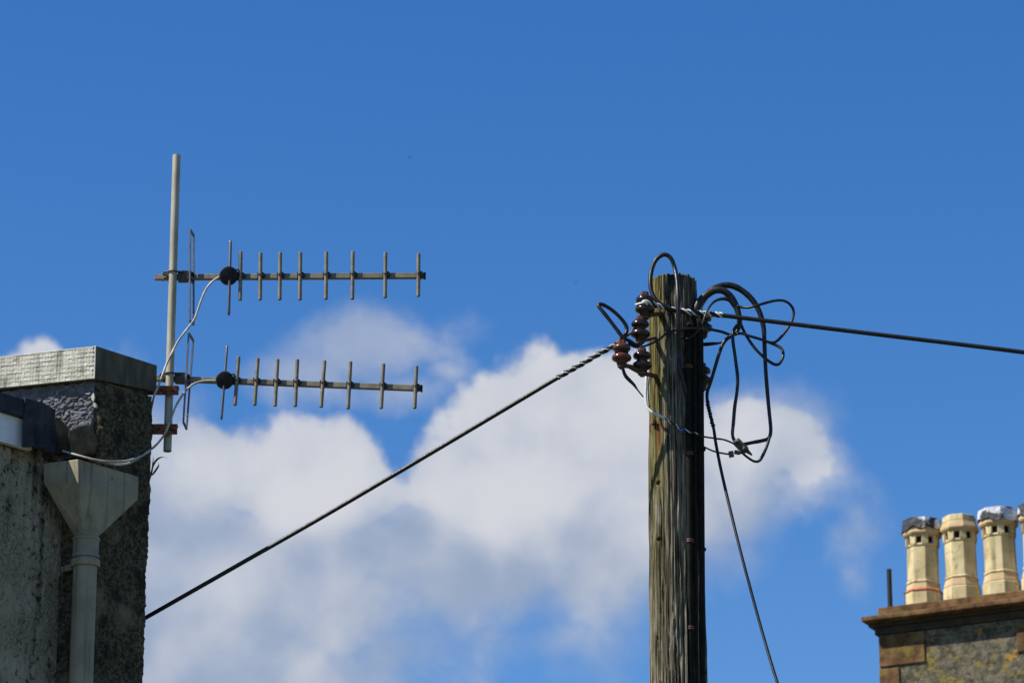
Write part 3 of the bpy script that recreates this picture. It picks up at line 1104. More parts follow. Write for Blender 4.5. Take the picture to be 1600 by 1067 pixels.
def antenna(label, boom_l, boom_r, dirs, refl, disc, disc_r, dip, clamp_x, dY, dip_r):
    """dirs: list of (xt, yt, xb, yb); boom passes behind the mast"""
    Yb = YM + 0.034
    xl, xr = boom_l[0], boom_r[0]

    def YY(x):
        return Yb + (x - clamp_x) / (xr - xl) * dY

    e = empty('yagi_antenna', at(clamp_x, boom_l[1], YY(clamp_x)))
    tag(e, label, 'antenna', 'yagi antennas on the mast')
    a, b_ = at(boom_l[0], boom_l[1], YY(xl)), at(boom_r[0], boom_r[1], YY(xr))
    th = 8.4 * sA
    bm = MB().bar(a, b_, th, th).build('boom', ALU, e)
    bevel(bm, 0.002)
    bd = (b_ - a).normalized()
    MB().obox(b_ + bd * 0.003, bd * 0.004, Vector((0, th * 0.54, 0)), Vector((0, 0, th * 0.56))).build('end_cap', BLACK_PLASTIC, e)

    def boom_at(x):
        t = (x - xl) / (xr - xl)
        return a.lerp(b_, t)

    for (xt, yt, xb, yb) in dirs:
        xm = (xt + xb) / 2
        yd = YY(xm) - th / 2 - 0.012
        p, q = at(xb, yb, yd), at(xt, yt, yd)
        rod = MB()
        ax_ = q - p
        rr = 3.0 * sA
        rod.lathe([(rr * 0.8, 0), (rr, 0.002), (rr, ax_.length - 0.002), (rr * 0.8, ax_.length)], 14, p, ax_)
        d = autosmooth(rod.build('director', ALU, e))
        c = boom_at(xm)
        c = Vector((c.x, yd, c.z))
        clip = MB().lathe([(0.0125, 0.0), (0.0165, 0.004), (0.0165, 0.012), (0.014, 0.018)], 18, c + bd * 0.009 - Vector((0, 0.004, 0)), (0, 1, 0))
        clip.obox(c + Vector((0, th / 2 + 0.008, 0)), bd * 0.011, Vector((0, th / 2 + 0.004, 0)), Vector((0, 0, th * 0.62)))
        autosmooth(clip.build('clip', BLACK_PLASTIC, d))
        MB().lathe([(0.0045, 0), (0.0045, 0.002), (0.002, 0.003)], 10, c - Vector((0, rr, 0)), (0, -1, 0)).build('rivet', BLACK_PLASTIC, d)
    # slotted reflector plate, seen nearly edge on
    (xlt, ylt), (xlb, ylb), (xrt, yrt), (xrb, yrb) = refl
    yc = YY((xlt + xrb) / 2)
    P = [at(xlb, ylb, yc - 0.035), at(xrb, yrb, yc + 0.035), at(xrt, yrt, yc + 0.035), at(xlt, ylt, yc - 0.035)]
    wv = (P[1] - P[0]).normalized()
    hv = (P[3] - P[0]).normalized()
    th2 = 0.0036
    rf = MB()
    nv = wv.cross(hv).normalized()

    def strip(p, q, w):
        d = (q - p)
        s = nv.cross(d).normalized() * w
        rf.obox((p + q) / 2, d / 2, s, nv * th2)

    strip(P[0], P[3], 0.0055)
    strip(P[1], P[2], 0.0055)
    strip(P[0].lerp(P[1], -0.0), P[1], 0.006)
    strip(P[3], P[2], 0.006)
    for k in (0.46, 0.54):
        strip(P[0].lerp(P[3], k), P[1].lerp(P[2], k), 0.008)
    rf.build('reflector', GREY_PLATE, e)
    cR = boom_at((xlt + xrb) / 2)
    MB().obox(cR, bd * 0.012, Vector((0, th * 0.75, 0)), Vector((0, 0, th * 0.8))).build('reflector_block', BLACK_PLASTIC, e)
    # folded dipole with its junction box
    yd = YY(disc[0]) - th / 2 - 0.022
    pt, pb = at(dip[0], dip[1], yd), at(dip[2], dip[3], yd)
    r_ = dip_r * sA
    g_ = 0.012
    up = (pt - pb).normalized()
    loop = []
    for t in np.linspace(0, math.pi, 9):
        loop.append(pt - up * 0.012 + up * 0.012 * math.sin(t) + Vector((0, -g_ * math.cos(t), 0)))
    for t in np.linspace(0, math.pi, 9):
        loop.append(pb + up * 0.012 - up * 0.012 * math.sin(t) + Vector((0, g_ * math.cos(t), 0)))
    MB().tube(loop, r_, 10, closed=True).build('folded_dipole', GREY_PLATE, e, True)
    dc = at(disc[0], disc[1], yd)
    rd = disc_r * sA
    fx = (Vector((0.10, -1, -0.25))).normalized()
    bx = MB().lathe([(rd * 0.93, -0.026), (rd, -0.02), (rd, 0.012), (rd * 0.97, 0.016), (rd * 0.9, 0.02), (rd * 0.3, 0.024), (0.002, 0.0245)], 36, dc, fx)
    bxo = autosmooth(bx.build('dipole_box', BLACK_PLASTIC, e), 30)
    lug = [dc + Vector((rd * 0.92, -0.004, rd * 0.5)) + Vector((math.cos(t), 0, math.sin(t))) * 0.0075 for t in np.linspace(0, 2 * math.pi, 13)[:-1]]
    MB().tube(lug, 0.0042, 7, closed=True).build('hanging_lug', BLACK_PLASTIC, bxo, True)
    MB().obox(dc + Vector((rd * 0.95, 0.008, -0.004)), (0.014, 0, 0), (0, 0.010, 0), (0, 0, 0.014)).build('box_foot', BLACK_PLASTIC, bxo)
    # mast clamp
    cc = boom_at(clamp_x)
    mx = mbm.lerp(mt, (cc.z - mbm.z) / (mt.z - mbm.z))
    ck = MB()
    ck.obox(Vector((mx.x + 0.046, cc.y - 0.004, cc.z + 0.002)), bd * 0.024, (0, 0.026, 0), (0, 0, th * 0.85))
    ck.build('clamp_block', DARK_STEEL, e)
    ck = MB()
    ck.obox(Vector((mx.x - 0.028, cc.y - 0.004, cc.z + 0.004)), bd * 0.010, (0, 0.022, 0), (0, 0, th * 0.6))
    ck.build('clamp_jaw', DARK_STEEL, e)
    zc = cc.z + 0.014
    rr = ro + 0.004
    v_ = [Vector((mx.x - 0.05, cc.y + 0.0, zc)), Vector((mx.x - 0.038, mx.y - 0.012, zc))]
    v_ += [Vector((mx.x - rr * math.cos(t), mx.y - rr * math.sin(t), zc)) for t in np.linspace(0.3, math.pi - 0.3, 8)]
    v_ += [Vector((mx.x + 0.038, mx.y - 0.012, zc)), Vector((mx.x + 0.06, cc.y, zc))]
    MB().tube(v_, 0.0042, 8).build('v_bolt', DARK_STEEL, e, True)
    w_ = [Vector((p.x, p.y, p.z - 0.020 - 0.012 * (1 if i < 2 else 0))) for i, p in enumerate(v_[:3])]
    MB().tube(w_, 0.0035, 6).build('bolt_end', DARK_STEEL, e, True)
    for dz in (0.016, -0.014):
        MB().lathe([(0.0085, 0), (0.0085, 0.008)], 6, Vector((mx.x + 0.068, cc.y - 0.024, cc.z + dz)), (0, -1, 0)).build('nut', DARK_STEEL, e)
    return e, dc


top_dirs = [(376.2, 393, 375.2, 469.4), (407.2, 395, 406.4, 468.9), (437.9, 394.4, 437, 468.9), (469.4, 394.4, 468.6, 468.9),
            (510, 393.5, 509.2, 468), (551.4, 393, 550.6, 468), (602.3, 394.4, 601.7, 465.5), (654, 396.3, 653.5, 463.5)]
low_dirs = [(372.9, 557.3, 367.2, 633.3), (403, 559.6, 397.9, 633.3), (433.9, 561, 429.7, 634.7), (464.8, 561.6, 461.2, 635.2),
            (507.3, 563.5, 501.7, 636.4), (547.8, 565, 543.8, 638.9), (599.2, 568.3, 595.6, 638.3), (650.7, 572, 647.9, 638.3)]
an1, disc1 = antenna('upper yagi antenna pointing right with short vertical rods and black box', (242, 433.7), (663, 431.2), top_dirs,
                     ((297, 358.5), (296.5, 501.5), (302.6, 368), (302.6, 507)), (357.2, 431), 14.7, (360.2, 377, 357.5, 491), 270, -0.15, 2.0)
an2, disc2 = antenna('lower yagi antenna pointing right, level with the coping', (235, 591), (658, 607), low_dirs,
                     ((295, 520.5), (286.5, 659), (302, 532), (291.5, 670)), (351, 594), 14.0, (355, 540.5, 346, 654), 266, -0.15, 1.6)


def px_cable(name, label, pts, rpx, mat, Y0, cat='cable', group=None, sub=8, seg=10, rs=None):
    P3 = [at(p[0], p[1], Y0 + (p[2] if len(p) > 2 else 0.0)) for p in pts]
    s = mpp(pts[0][0], pts[0][1], Y0)
    path = catmull(P3, sub)
    if rs is not None:
        r = list(np.interp(np.linspace(0, 1, len(path)), np.linspace(0, 1, len(rs)), [k * s for k in rs]))
    else:
        r = rpx * s
    k_ = np.arange(len(path))
    wob_ = 1 + 0.16 * (fbm(k_ * 0.21, k_ * 0 + len(pts), k_ * 0.0 + pts[0][0], 91, 3) - 0.5)
    r = [float(q) for q in (np.array(r) * wob_ if rs is not None else r * wob_)]
    o = MB().tube(path, r, seg).build(name, mat, None, True)
    tag(o, label, cat, group)
    return o, path


px_cable('coax_cable', 'white coaxial cable curving from the upper antenna box down behind the bracket',
         [(343, 432.5, 0.0), (332, 440), (322, 452), (314.5, 469), (309, 485), (303, 500), (291, 516), (279, 532), (270, 549), (261, 567, -0.03), (253, 588, -0.06), (247, 604, -0.075), (241, 618, -0.06), (236, 640, 0.02), (232, 658, 0.03), (229, 676, -0.02), (229.6, 690, -0.04), (226, 704, -0.06), (217, 715, -0.13), (199, 724, -0.27), (178, 725.5, -0.38), (158, 721, -0.44), (140, 717, -0.46)], 1.75, WHITE_COAX, YM - 0.02, group='white coaxial cables')
px_cable('coax_cable', 'white coaxial cable curving from the lower antenna box along the top of the hopper',
         [(339, 595, 0.0), (322, 595), (307, 598), (295, 606), (284, 619), (275, 634), (269, 649, -0.04), (263, 665, -0.075), (256, 680, -0.08), (245, 694, -0.08), (232, 705, -0.12), (219, 713, -0.18), (199, 719.5, -0.30), (172, 721, -0.42), (150, 718.5, -0.46), (130, 713.5, -0.46), (110, 708, -0.44), (98, 704, -0.40)], 1.8, WHITE_COAX, YM - 0.02, group='white coaxial cables')

# weed sprouting from the wall corner
wd = empty('wall_weed', at(238, 735, 17.25))
tag(wd, 'small dark weed sprouting from the wall corner beside the hopper', 'weed')
for lf in ([(236, 740), (239, 728), (245, 718), (253, 714), (262, 715)], [(236, 744), (238, 732), (239, 722), (240, 712)], [(238, 742), (243, 735), (248, 727), (247, 722)], [(235, 742), (234, 730), (236, 718)]):
    pts = catmull([at(x, y, 17.24 + 0.01 * i) for i, (x, y) in enumerate(lf)], 5)
    m_ = MB()
    k = len(pts)
    vs, fs = [], []
    for i, p in enumerate(pts):
        w = 0.0065 * math.sin(math.pi * min(0.97, 0.25 + 0.75 * i / (k - 1))) + 0.0006
        vs += [p + Vector((-w * 0.5, 0.003, w * 0.7)), p + Vector((w * 0.5, -0.003, -w * 0.7)), p + Vector((0, 0.003, 0))]
    for i in range(k - 1):
        fs += [(3 * i, 3 * i + 3, 3 * i + 5, 3 * i + 2), (3 * i + 2, 3 * i + 5, 3 * i + 4, 3 * i + 1)]
    m_.add(vs, fs).build('leaf', LEAF, wd)

# ---------------------------------------------------------------- utility pole
YP = 17.0
sP = mpp(1053, 600, YP)
pole_c = at(1052.3, 500, YP)
pole = empty('utility_pole', (pole_c.x, pole_c.y, 0))
tag(pole, 'tall weathered wooden utility pole with green algae on its left side', 'pole')
ztop = at(1053, 427.5, YP - 0.1).z


def zP(y):
    return at(1053, y, YP - 0.1).z


def pole_mesh():
    z0 = zP(1420)
    nth, nz = 340, 600
    th = np.linspace(0, 2 * np.pi, nth, endpoint=False)
    Z = np.linspace(z0, ztop, nz)
    t, z = np.meshgrid(th, Z, indexing='xy')       # nz x nth
    r = np.interp(z, [zP(1420), zP(1110), zP(800), zP(500), zP(470), zP(430)], [45.6 * sP, 43.6 * sP, 42.0 * sP, 39.6 * sP, 37.0 * sP, 34.8 * sP])
    cx, cy = np.cos(t), np.sin(t)

    def ring(fr, fz_, seed, o=3):
        return fbm(cx * fr + 50, cy * fr + 50, z * fz_ + 10, seed, o)

    wob = ring(1.6, 0.9, 5, 2) - 0.5
    grain = ring(19, 1.7, 11, 3)
    fine = ring(44, 3.4, 17, 2)
    a = ring(10.5, 0.75, 23, 2)
    crack = np.clip(1 - np.abs(a - 0.5) / 0.022, 0, 1)
    a2 = ring(17, 1.2, 29, 2)
    crack2 = np.clip(1 - np.abs(a2 - 0.52) / 0.03, 0, 1) * np.clip((ring(3, 1.5, 31, 2) - 0.42) * 6, 0, 1)
    D = wob * 0.007 + (grain - 0.5) * 0.015 + (fine - 0.5) * 0.009 - 0.024 * crack - 0.020 * crack2 - 0.006 * np.clip((ring(5.0, 4.0, 83, 3) - 0.55) * 5, 0, 1)
    rr = r + D
    # old bolt holes
    for (hx, hy) in ((1025, 753), (1025, 841)):
        ang = -math.pi / 2 - math.asin(min(0.95, (1053.5 - hx) / 40.8))
        dd = np.hypot(((t - ang + np.pi) % (2 * np.pi) - np.pi) * 0.117 * math.cos(0.75), z - zP(hy))
        rr = np.where(dd < 0.0085, rr - 0.035, rr)
    x = pole_c.x + rr * cx
    y = pole_c.y + rr * cy
    zz_ = z.copy()
    fr = np.clip((z - (ztop - 0.06)) / 0.06, 0, 1)
    zz_ += fr * (ring(7, 0.0, 37, 2) - 0.5) * 0.022
    V = np.stack([x, y, zz_], -1).reshape(-1, 3).tolist()
    F = []
    for i in range(nz - 1):
        for k in range(nth):
            k2 = (k + 1) % nth
            F.append((i * nth + k, i * nth + k2, (i + 1) * nth + k2, (i + 1) * nth + k))
    # end grain on top
    base = (nz - 1) * nth
    prev = [base + k for k in range(nth)]
    for f_ in (0.93, 0.7, 0.4, 0.1):
        cur = []
        for k in range(nth):
            v = V[base + k]
            zt_ = ztop + (v[2] - ztop) * f_ + 0.004 * math.sin(th[k] * 9 + f_ * 30)
            cur.append(len(V))
            V.append([pole_c.x + (v[0] - pole_c.x) * f_, pole_c.y + (v[1] - pole_c.y) * f_, zt_ + 0.006 * (1 - f_)])
        for k in range(nth):
            k2 = (k + 1) % nth
            F.append((prev[k], prev[k2], cur[k2], cur[k]))
        prev = cur
    F.append(tuple(prev))
    o = link('pole_shaft', V, F, WOOD, pole, True)
    return o


pole_mesh()
MB().lathe([(0.150, -0.5), (0.127, zP(1418))], 40, Vector((pole_c.x, pole_c.y, 0))).build('pole_foot', WOOD, pole, True)
# rusty bolt
bp = at(1021, 660, YP - 0.085)
bo = MB().obox(bp, (0.008, 0.003, 0), (-0.006, 0.014, 0), (0, 0, 0.0085)).build('bolt_head', RUST, pole)
MB().lathe([(0.013, 0.0), (0.013, 0.012)], 12, bp + Vector((0.012, 0.03, -0.002)), (-0.35, -1, 0)).build('bolt_shank', ARM, pole)


def pole_surf(px):
    """Y of the pole's near surface at a column"""
    dx = (px - 1053.5) * sP
    return YP - math.sqrt(max(0.0, (40.5 * sP) ** 2 - dx * dx))


# cable conduit with saddles, and black capping along the shaded side
cd = empty('cable_conduit', at(1077, 1000, YP - 0.1))
tag(cd, 'thin dark conduit with copper coloured clips running down the pole', 'conduit')
ycd = pole_surf(1077) - 4.0 * sP
pts = [at(1075.5, 506, YP - 0.09), at(1075.8, 540, ycd), at(1076.5, 700, ycd), at(1078.5, 1000, ycd), at(1079.5, 1120, ycd), at(1080, 1300, ycd)]
MB().tube(catmull(pts, 6), 5.2 * sP, 14).build('conduit_pipe', CONDUIT, cd, True)
for y in (573, 709, 845, 981):
    px_ = 1076 + (y - 573) * 0.0075
    c_ = at(px_, y, ycd)
    sd = MB()
    for dz in (-1.6, 1.6):
        sd.lathe([(6.2 * sP, -0.0028), (6.6 * sP, 0), (6.2 * sP, 0.0028)], 16, c_ + Vector((0, 0, dz * sP)))
    sd.obox(c_ + Vector((-9 * sP, 0.004, 0)), (0.013, 0, 0), (0, 0.003, 0), (0, 0, 0.006))
    autosmooth(sd.build('saddle_clip', COPPER, cd))
cp = empty('cable_capping', at(1092, 1000, YP - 0.06))
tag(cp, 'black half round cable capping down the shaded right edge of the pole', 'capping')
pts = [at(1090, 500, YP - 0.06), at(1091, 560, YP - 0.06), at(1092.5, 800, YP - 0.06), at(1094, 1100, YP - 0.06), at(1096, 1400, YP - 0.06)]
MB().tube(catmull(pts, 6), 8.4 * sP, 16).build('capping_strip', CONDUIT, cp, True)
pts = [at(1084.5, 512, YP - 0.10), at(1085, 560, YP - 0.10), at(1086, 800, YP - 0.10), at(1088, 1100, YP - 0.10), at(1090, 1400, YP - 0.10)]
MB().tube(catmull(pts, 6), 3.6 * sP, 10).build('inner_cable', CONDUIT, cp, True)
for y in (590, 702, 858, 1050):
    c_ = at(1093 + (y - 590) * 0.004, y, YP - 0.06)
    MB().lathe([(8.6 * sP, -0.006), (9.2 * sP, -0.004), (9.2 * sP, 0.004), (8.6 * sP, 0.006)], 16, c_).build('strap', CONDUIT, cp, True)


# insulators
def insulator(px, py, dY, label, glaze=None, scale=1.0):
    c_ = at(px, py, YP + dY)
    e = empty('insulator', c_)
    tag(e, label, 'insulator', 'brown porcelain insulators on the pole')
    s = sP * scale * 1.04

    def L(prof):
        return [(r * s, -z * s) for (r, z) in prof]

    body = [(1.0, 4.8), (6.0, 5.0), (9.5, 6.5), (12.8, 9.5), (13.8, 12.5), (12.8, 15.2), (9.6, 16.8), (8.2, 18.2), (8.2, 20.2), (9.8, 21.6), (13.6, 24.0), (15.0, 27.6), (13.8, 30.6), (10.0, 32.6), (8.0, 34.5), (7.4, 37.0), (1.0, 37.2)]
    autosmooth(MB().lathe(L(body), 32, c_, (0, 0, 1)).build('porcelain_body', glaze or PORCELAIN, e), 50)
    MB().lathe(L([(6.2, 0.4), (6.4, 0.0), (6.4, 4.9)][::-1]), 6, c_).build('cap_nut', RUST if glaze else ARM, e)
    MB().lathe(L([(3.6, 44.5), (3.6, 36.5)]), 10, c_).build('spindle', DARK_STEEL, e, True)
    MB().lathe(L([(6.4, 42.0), (6.4, 37.4)]), 6, c_).build('lower_nut', ARM, e)
    return e, c_


def bracket(name, label, pts, w, h, Y0=YP, mat=None):
    P3 = [at(x, y, Y0 + dy) for (x, y, dy) in pts]
    m_ = MB()
    for p, q in zip(P3[:-1], P3[1:]):
        m_.bar(p, q, w, h)
    o = bevel(m_.build(name, mat or ARM), 0.001)
    tag(o, label, 'bracket', 'steel arms carrying the insulators')
    return o


i1, c_i1 = insulator(1007, 457, -0.185, 'topmost brown insulator left of the pole, tied with white wire')
i2, c_i2 = insulator(1000, 495, -0.185, 'dark brown insulator left of the pole, second from the top')
i3, c_i3 = insulator(971, 532, -0.235, 'reddish brown insulator farthest left from the pole, holding the left span', PORCELAIN_RED)
i4, c_i4 = insulator(1003, 544, -0.20, 'lowest dark insulator close against the left side of the pole')
i5, c_i5 = insulator(1098, 486, 0.06, 'upper dark insulator on the shaded right side of the pole')
i6, c_i6 = insulator(1096.5, 568, 0.06, 'lower dark insulator on the shaded right side of the pole')
bracket('insulator_bracket', 'rusty arm fixing the topmost left insulator to the pole', [(1007, 496, -0.185), (1019, 492, -0.16), (1036, 490, -0.075)], 0.022, 0.018)
bracket('insulator_bracket', 'steel arm fixing the second left insulator to the pole', [(1000, 534, -0.185), (1012, 531, -0.14), (1026, 527, -0.06)], 0.02, 0.014)
bracket('insulator_bracket', 'long steel arm carrying the two lowest left insulators', [(969, 571, -0.235), (983, 572, -0.23), (1003, 583, -0.20), (1026, 588, -0.06)], 0.02, 0.016)
bracket('insulator_bracket', 'steel arm behind the upper right insulator', [(1098, 526, 0.06), (1082, 524, 0.03)], 0.02, 0.016)
bracket('insulator_bracket', 'steel arm behind the lower right insulator', [(1096.5, 608, 0.06), (1082, 606, 0.03)], 0.02, 0.016)

# ---------------------------------------------------------------- cables on the pole
G = 'black cables tangled round the pole head'
# left span
left_end = B_ + back * 0.42
le = Vector((left_end.x, left_end.y, 0))
lp = [at(964, 537.5, YP - 0.235), at(935, 553.5, YP - 0.22), at(905, 571, YP - 0.2), at(880, 585, YP - 0.18), at(790, 638.5, YP - 0.08), at(700, 692, YP + 0.02), at(600, 751, YP + 0.12), at(500, 809.5, YP + 0.22), at(400, 866.5, YP + 0.32), at(300, 923.5, YP + 0.42), at(226, 965.5, YP + 0.49)]
lp.append(at(120, 1025, 17.60))
path = catmull(lp, 8)
span_l = empty('service_cable', path[0])
tag(span_l, 'long black service cable sloping from the pole down to the left building', 'cable')
MB().tube(path, 3.5 * sP, 10).build('cable_run', CABLE, span_l, True)
grip = path[:26]
for ph in (0.0, math.pi):
    helix(grip, 3.5 * sP, 0.085, 0.85 * sP, ph).build('helical_grip', PALE_WIRE, span_l, True)
    helix(grip, 3.4 * sP, 0.085, 1.4 * sP, ph + 1.0).build('helical_tape', CABLE, span_l, True)
# right span
rp = [at(993, 476.5, YP - 0.205), at(1002, 474, YP - 0.225), at(1012, 473.5, YP - 0.215), at(1024, 477, YP - 0.18), at(1050, 484, YP - 0.14), at(1085, 488.5, YP - 0.13), at(1130, 493, YP - 0.12), at(1260, 509, YP - 0.11), at(1400, 526, YP - 0.10), at(1500, 538, YP - 0.10), at(1600, 550.5, YP - 0.09), at(1900, 590, YP), at(2400, 655, YP + 0.2), at(3400, 790, YP + 0.5)]
path = catmull(rp, 8)
span_r = empty('service_cable', path[0])
tag(span_r, 'straight dark service cable running from the pole to the right edge', 'cable')
MB().tube(path[24:], 3.5 * sP, 10).build('cable_run', CABLE_GREY, span_r, True)
MB().tube(path[:30], 2.0 * sP, 8).build('tie_core', PALE_WIRE, span_r, True)
for ph in (0.0, 2.1):
    helix(path[10:49], 3.4 * sP, 0.075, 1.7 * sP, ph).build('helical_grip', PALE_WIRE, span_r, True)
helix(path[10:49], 3.1 * sP, 0.075, 1.7 * sP, 4.1).build('helical_tape', CABLE, span_r, True)
ring = [c_i1 + Vector((math.cos(t) * 9.4 * sP, math.sin(t) * 9.4 * sP, -19.5 * sP)) for t in np.linspace(0, 2 * math.pi, 19)[:-1]]
MB().tube(ring, 1.5 * sP, 8, closed=True).build('tie_loop', PALE_WIRE, span_r, True)
ring = [c_i3 + Vector((math.cos(t) * 9.4 * sP, math.sin(t) * 9.4 * sP, -19.5 * sP)) for t in np.linspace(0, 2 * math.pi, 19)[:-1]]
MB().tube(ring, 1.6 * sP, 8, closed=True).build('tie_loop', CABLE, span_l, True)

F_ = -0.125
px_cable('cable_loop', 'black cable looping above the pole top and down its front', [(1076.5, 650, -0.106), (1075.5, 625, -0.108), (1069, 600, -0.118), (1062.5, 575, F_), (1061, 550, F_), (1060, 505, F_ - 0.05), (1059.5, 470, F_ - 0.06), (1058, 440, F_ - 0.03), (1054.5, 420, F_), (1049, 405, F_), (1041.5, 398.5, F_), (1033, 399.5, F_), (1024, 408, F_), (1018, 424, F_), (1016, 441, F_ - 0.01), (1018.5, 457, F_ - 0.02), (1026, 470, F_ - 0.03), (1038, 478.5, F_ - 0.03), (1052, 484.5, F_ - 0.025), (1064, 487.5, F_ - 0.012)], 3.5, CABLE, YP, group=G)
px_cable('cable_loop', 'black teardrop cable loop sticking up left of the pole', [(1001, 545, -0.18), (994, 539.5, -0.19), (984, 533, -0.205), (973, 526.5, -0.21), (963, 514, -0.21), (952, 499.5, -0.21), (942, 487, -0.21), (936, 479.5, -0.205), (936.5, 475.5, -0.2), (943, 476.5, -0.195), (955, 483.5, -0.19), (967, 494, -0.185), (976, 505, -0.18), (979.5, 514.5, -0.18), (977, 522.5, -0.185), (970, 530, -0.2), (962, 538, -0.2)], 3.0, CABLE, YP, group=G)
px_cable('thick_cable', 'inner thick black cable arching out from the right of the pole head', [(1086, 500, -0.06), (1087.5, 484, -0.07), (1095, 470, -0.07), (1106, 459.5, -0.07), (1119, 453.5, -0.07), (1131, 455, -0.07), (1142, 464, -0.065), (1149.5, 477, -0.06), (1154, 491, -0.06), (1155.5, 503, -0.06), (1153, 513, -0.06)], 5.0, CABLE_GREY, YP, group=G, rs=[6.6, 6.3, 5.8, 5.4, 5.0, 4.4, 3.4])
px_cable('thick_cable', 'outer thick black cable arching highest beside the pole head', [(1088, 505, -0.02), (1092, 482, -0.02), (1102, 464, -0.02), (1115, 451.5, -0.02), (1130, 446, -0.02), (1145, 447, -0.02), (1160, 454.5, -0.02), (1174, 467, -0.02), (1184, 482, -0.02), (1190, 498, -0.02), (1193.5, 515, -0.02), (1194.3, 530, -0.02), (1195, 550, -0.02), (1196.5, 580, -0.02), (1199, 612, -0.02), (1202, 645, -0.02), (1204.3, 672, -0.02), (1201, 684.5, -0.02), (1190, 688.5, -0.02), (1177, 691, -0.02), (1160, 694.5, -0.02)], 4.5, CABLE, YP, group=G, rs=[5.4, 5.2, 5.0, 4.7, 4.2, 3.4, 3.0, 3.0, 3.0, 2.7])
px_cable('thin_cable', 'thin black loop swinging farthest right of the pole', [(1152, 478.5, -0.07), (1160, 480.3, -0.075), (1170, 480.5, -0.09), (1180, 478, -0.10), (1194, 474, -0.09), (1209, 470.3, -0.06), (1222, 469.5, -0.03), (1232.5, 474, 0.0), (1239.5, 484, 0.02), (1239, 497, 0.02), (1231.5, 512, 0.02), (1221, 526, 0.01), (1211, 534.5, 0.0), (1201, 534.5, -0.02), (1189, 530.3, -0.055), (1172.5, 525.3, -0.07), (1157, 521, -0.06), (1143, 523.5, -0.04), (1128, 518.5, -0.03), (1111, 515, -0.05), (1098, 514, -0.09)], 2.2, CABLE, YP, group=G)
px_cable('thin_cable', 'black loop hooked out below the thick arches', [(1156.5, 498, -0.04), (1159, 510, -0.04), (1167, 526, -0.045), (1179.5, 544, -0.055), (1194, 558.5, -0.06), (1207, 567.8, -0.06), (1215.5, 569.5, -0.05), (1221.5, 563, -0.04), (1224, 554, -0.03), (1221.5, 545.5, -0.02), (1214, 540, -0.01), (1200, 534.3, 0.0), (1192, 531, 0.02)], 2.4, CABLE, YP, group=G)
px_cable('thin_cable', 'thin taped wire curling from the arches back to the pole front', [(1148, 479, -0.09), (1141, 470, -0.095), (1134, 467, -0.10), (1125, 467.5, -0.10), (1116, 471.5, -0.11), (1108, 480.5, -0.135), (1102, 493, -0.15), (1095.5, 509, -0.15), (1086, 522, -0.15), (1075, 528.8, -0.145), (1064, 528, -0.125)], 2.0, CABLE, YP, group=G, rs=[3.4, 3.4, 2.2, 1.7, 1.5, 1.4, 1.4])
px_cable('thin_cable', 'thin wire crossing the pole front from the left insulators to the right', [(981, 536.5, -0.20), (994, 542.5, -0.19), (1011, 539.5, -0.165), (1030.5, 530, -0.145), (1043, 519.5, -0.14), (1060, 515.2, -0.15), (1077, 513.6, -0.14), (1094, 514, -0.11), (1104, 514.5, -0.08)], 1.8, CABLE_GREY, YP, group=G)
px_cable('cable_tail', 'short taped cable tail reaching right from the pole below the arches', [(1090, 538, 0.0), (1102, 538, -0.02), (1114, 537, -0.035), (1124, 536, -0.045), (1132, 533, -0.05)], 2.3, CABLE, YP, group=G, rs=[3.0, 3.0, 2.8, 1.6, 1.6])
px_cable('down_cable', 'black cable leaving the junction and dropping away beside the pole', [(1156, 506, -0.05), (1151, 519, -0.05), (1141, 525.5, -0.05), (1131, 535, -0.05), (1124, 552, -0.05), (1117, 575, -0.04), (1110.5, 597, -0.03), (1105, 614, -0.02), (1106, 632, -0.02), (1110.5, 651, -0.02), (1115, 669, -0.03), (1119, 695, -0.05), (1127.5, 738, -0.09), (1142, 800, -0.15), (1160, 872, -0.22), (1188, 976, -0.3), (1215, 1067, -0.4), (1260, 1200, -0.55), (1330, 1400, -0.8), (1470, 1800, -1.2), (1640, 2250, -1.7)], 2.8, CABLE, YP, group=G, rs=[3.2, 3.0, 2.7, 2.6, 2.5, 2.4, 2.3, 2.3, 2.3])
mb = MB()
rnd = random.Random(11)
for k in range(9):       # ragged tape round the down cable
    y = 628 + k * 4.6
    x = np.interp(y, [614, 632, 651, 669], [1105, 1106, 1110.5, 1115])
    c_ = at(x, y, YP - 0.02)
    mb.lathe([(2.7 * sP, -0.006), (rnd.uniform(3.1, 3.9) * sP, 0), (2.7 * sP, 0.0055)], 8, c_ + Vector((rnd.uniform(-0.001, 0.001), 0, 0)), (0.22, 0, -1))
tag(mb.build('tape_wrap', CABLE, None, True), 'ragged black tape wound on the cable dropping beside the pole', 'tape')
px_cable('hanging_cable', 'black cable hanging straight from the arches to the connector', [(1152, 508, -0.07), (1147, 516, -0.075), (1145, 530, -0.08), (1149, 560, -0.08), (1152.5, 590, -0.08), (1151.5, 612, -0.08), (1148, 636, -0.08), (1146, 660, -0.08), (1144.5, 677, -0.08), (1147, 687, -0.08), (1155, 693, -0.08)], 2.7, CABLE, YP, group=G)
px_cable('hanging_cable', 'black cable turning back under the outer loop to the connector', [(1203.5, 660, -0.03), (1203.8, 676, -0.045), (1200, 692, -0.05), (1194, 707, -0.05), (1187, 719, -0.05), (1179, 720.7, -0.055), (1169, 715, -0.06), (1158, 706, -0.065)], 2.1, CABLE, YP, group=G, rs=[2.0, 2.3, 2.5, 2.0, 2.0])
o, _ = px_cable('pale_wire', 'pale sleeved wire bending round the pole front below the insulators', [(1010.5, 588, -0.12), (1009.5, 606, -0.12), (1009.3, 622, -0.12), (1011.5, 636, -0.125), (1019, 644, -0.135), (1029, 648.7, -0.14), (1040, 654, -0.145)], 2.2, PALE_WIRE, YP)
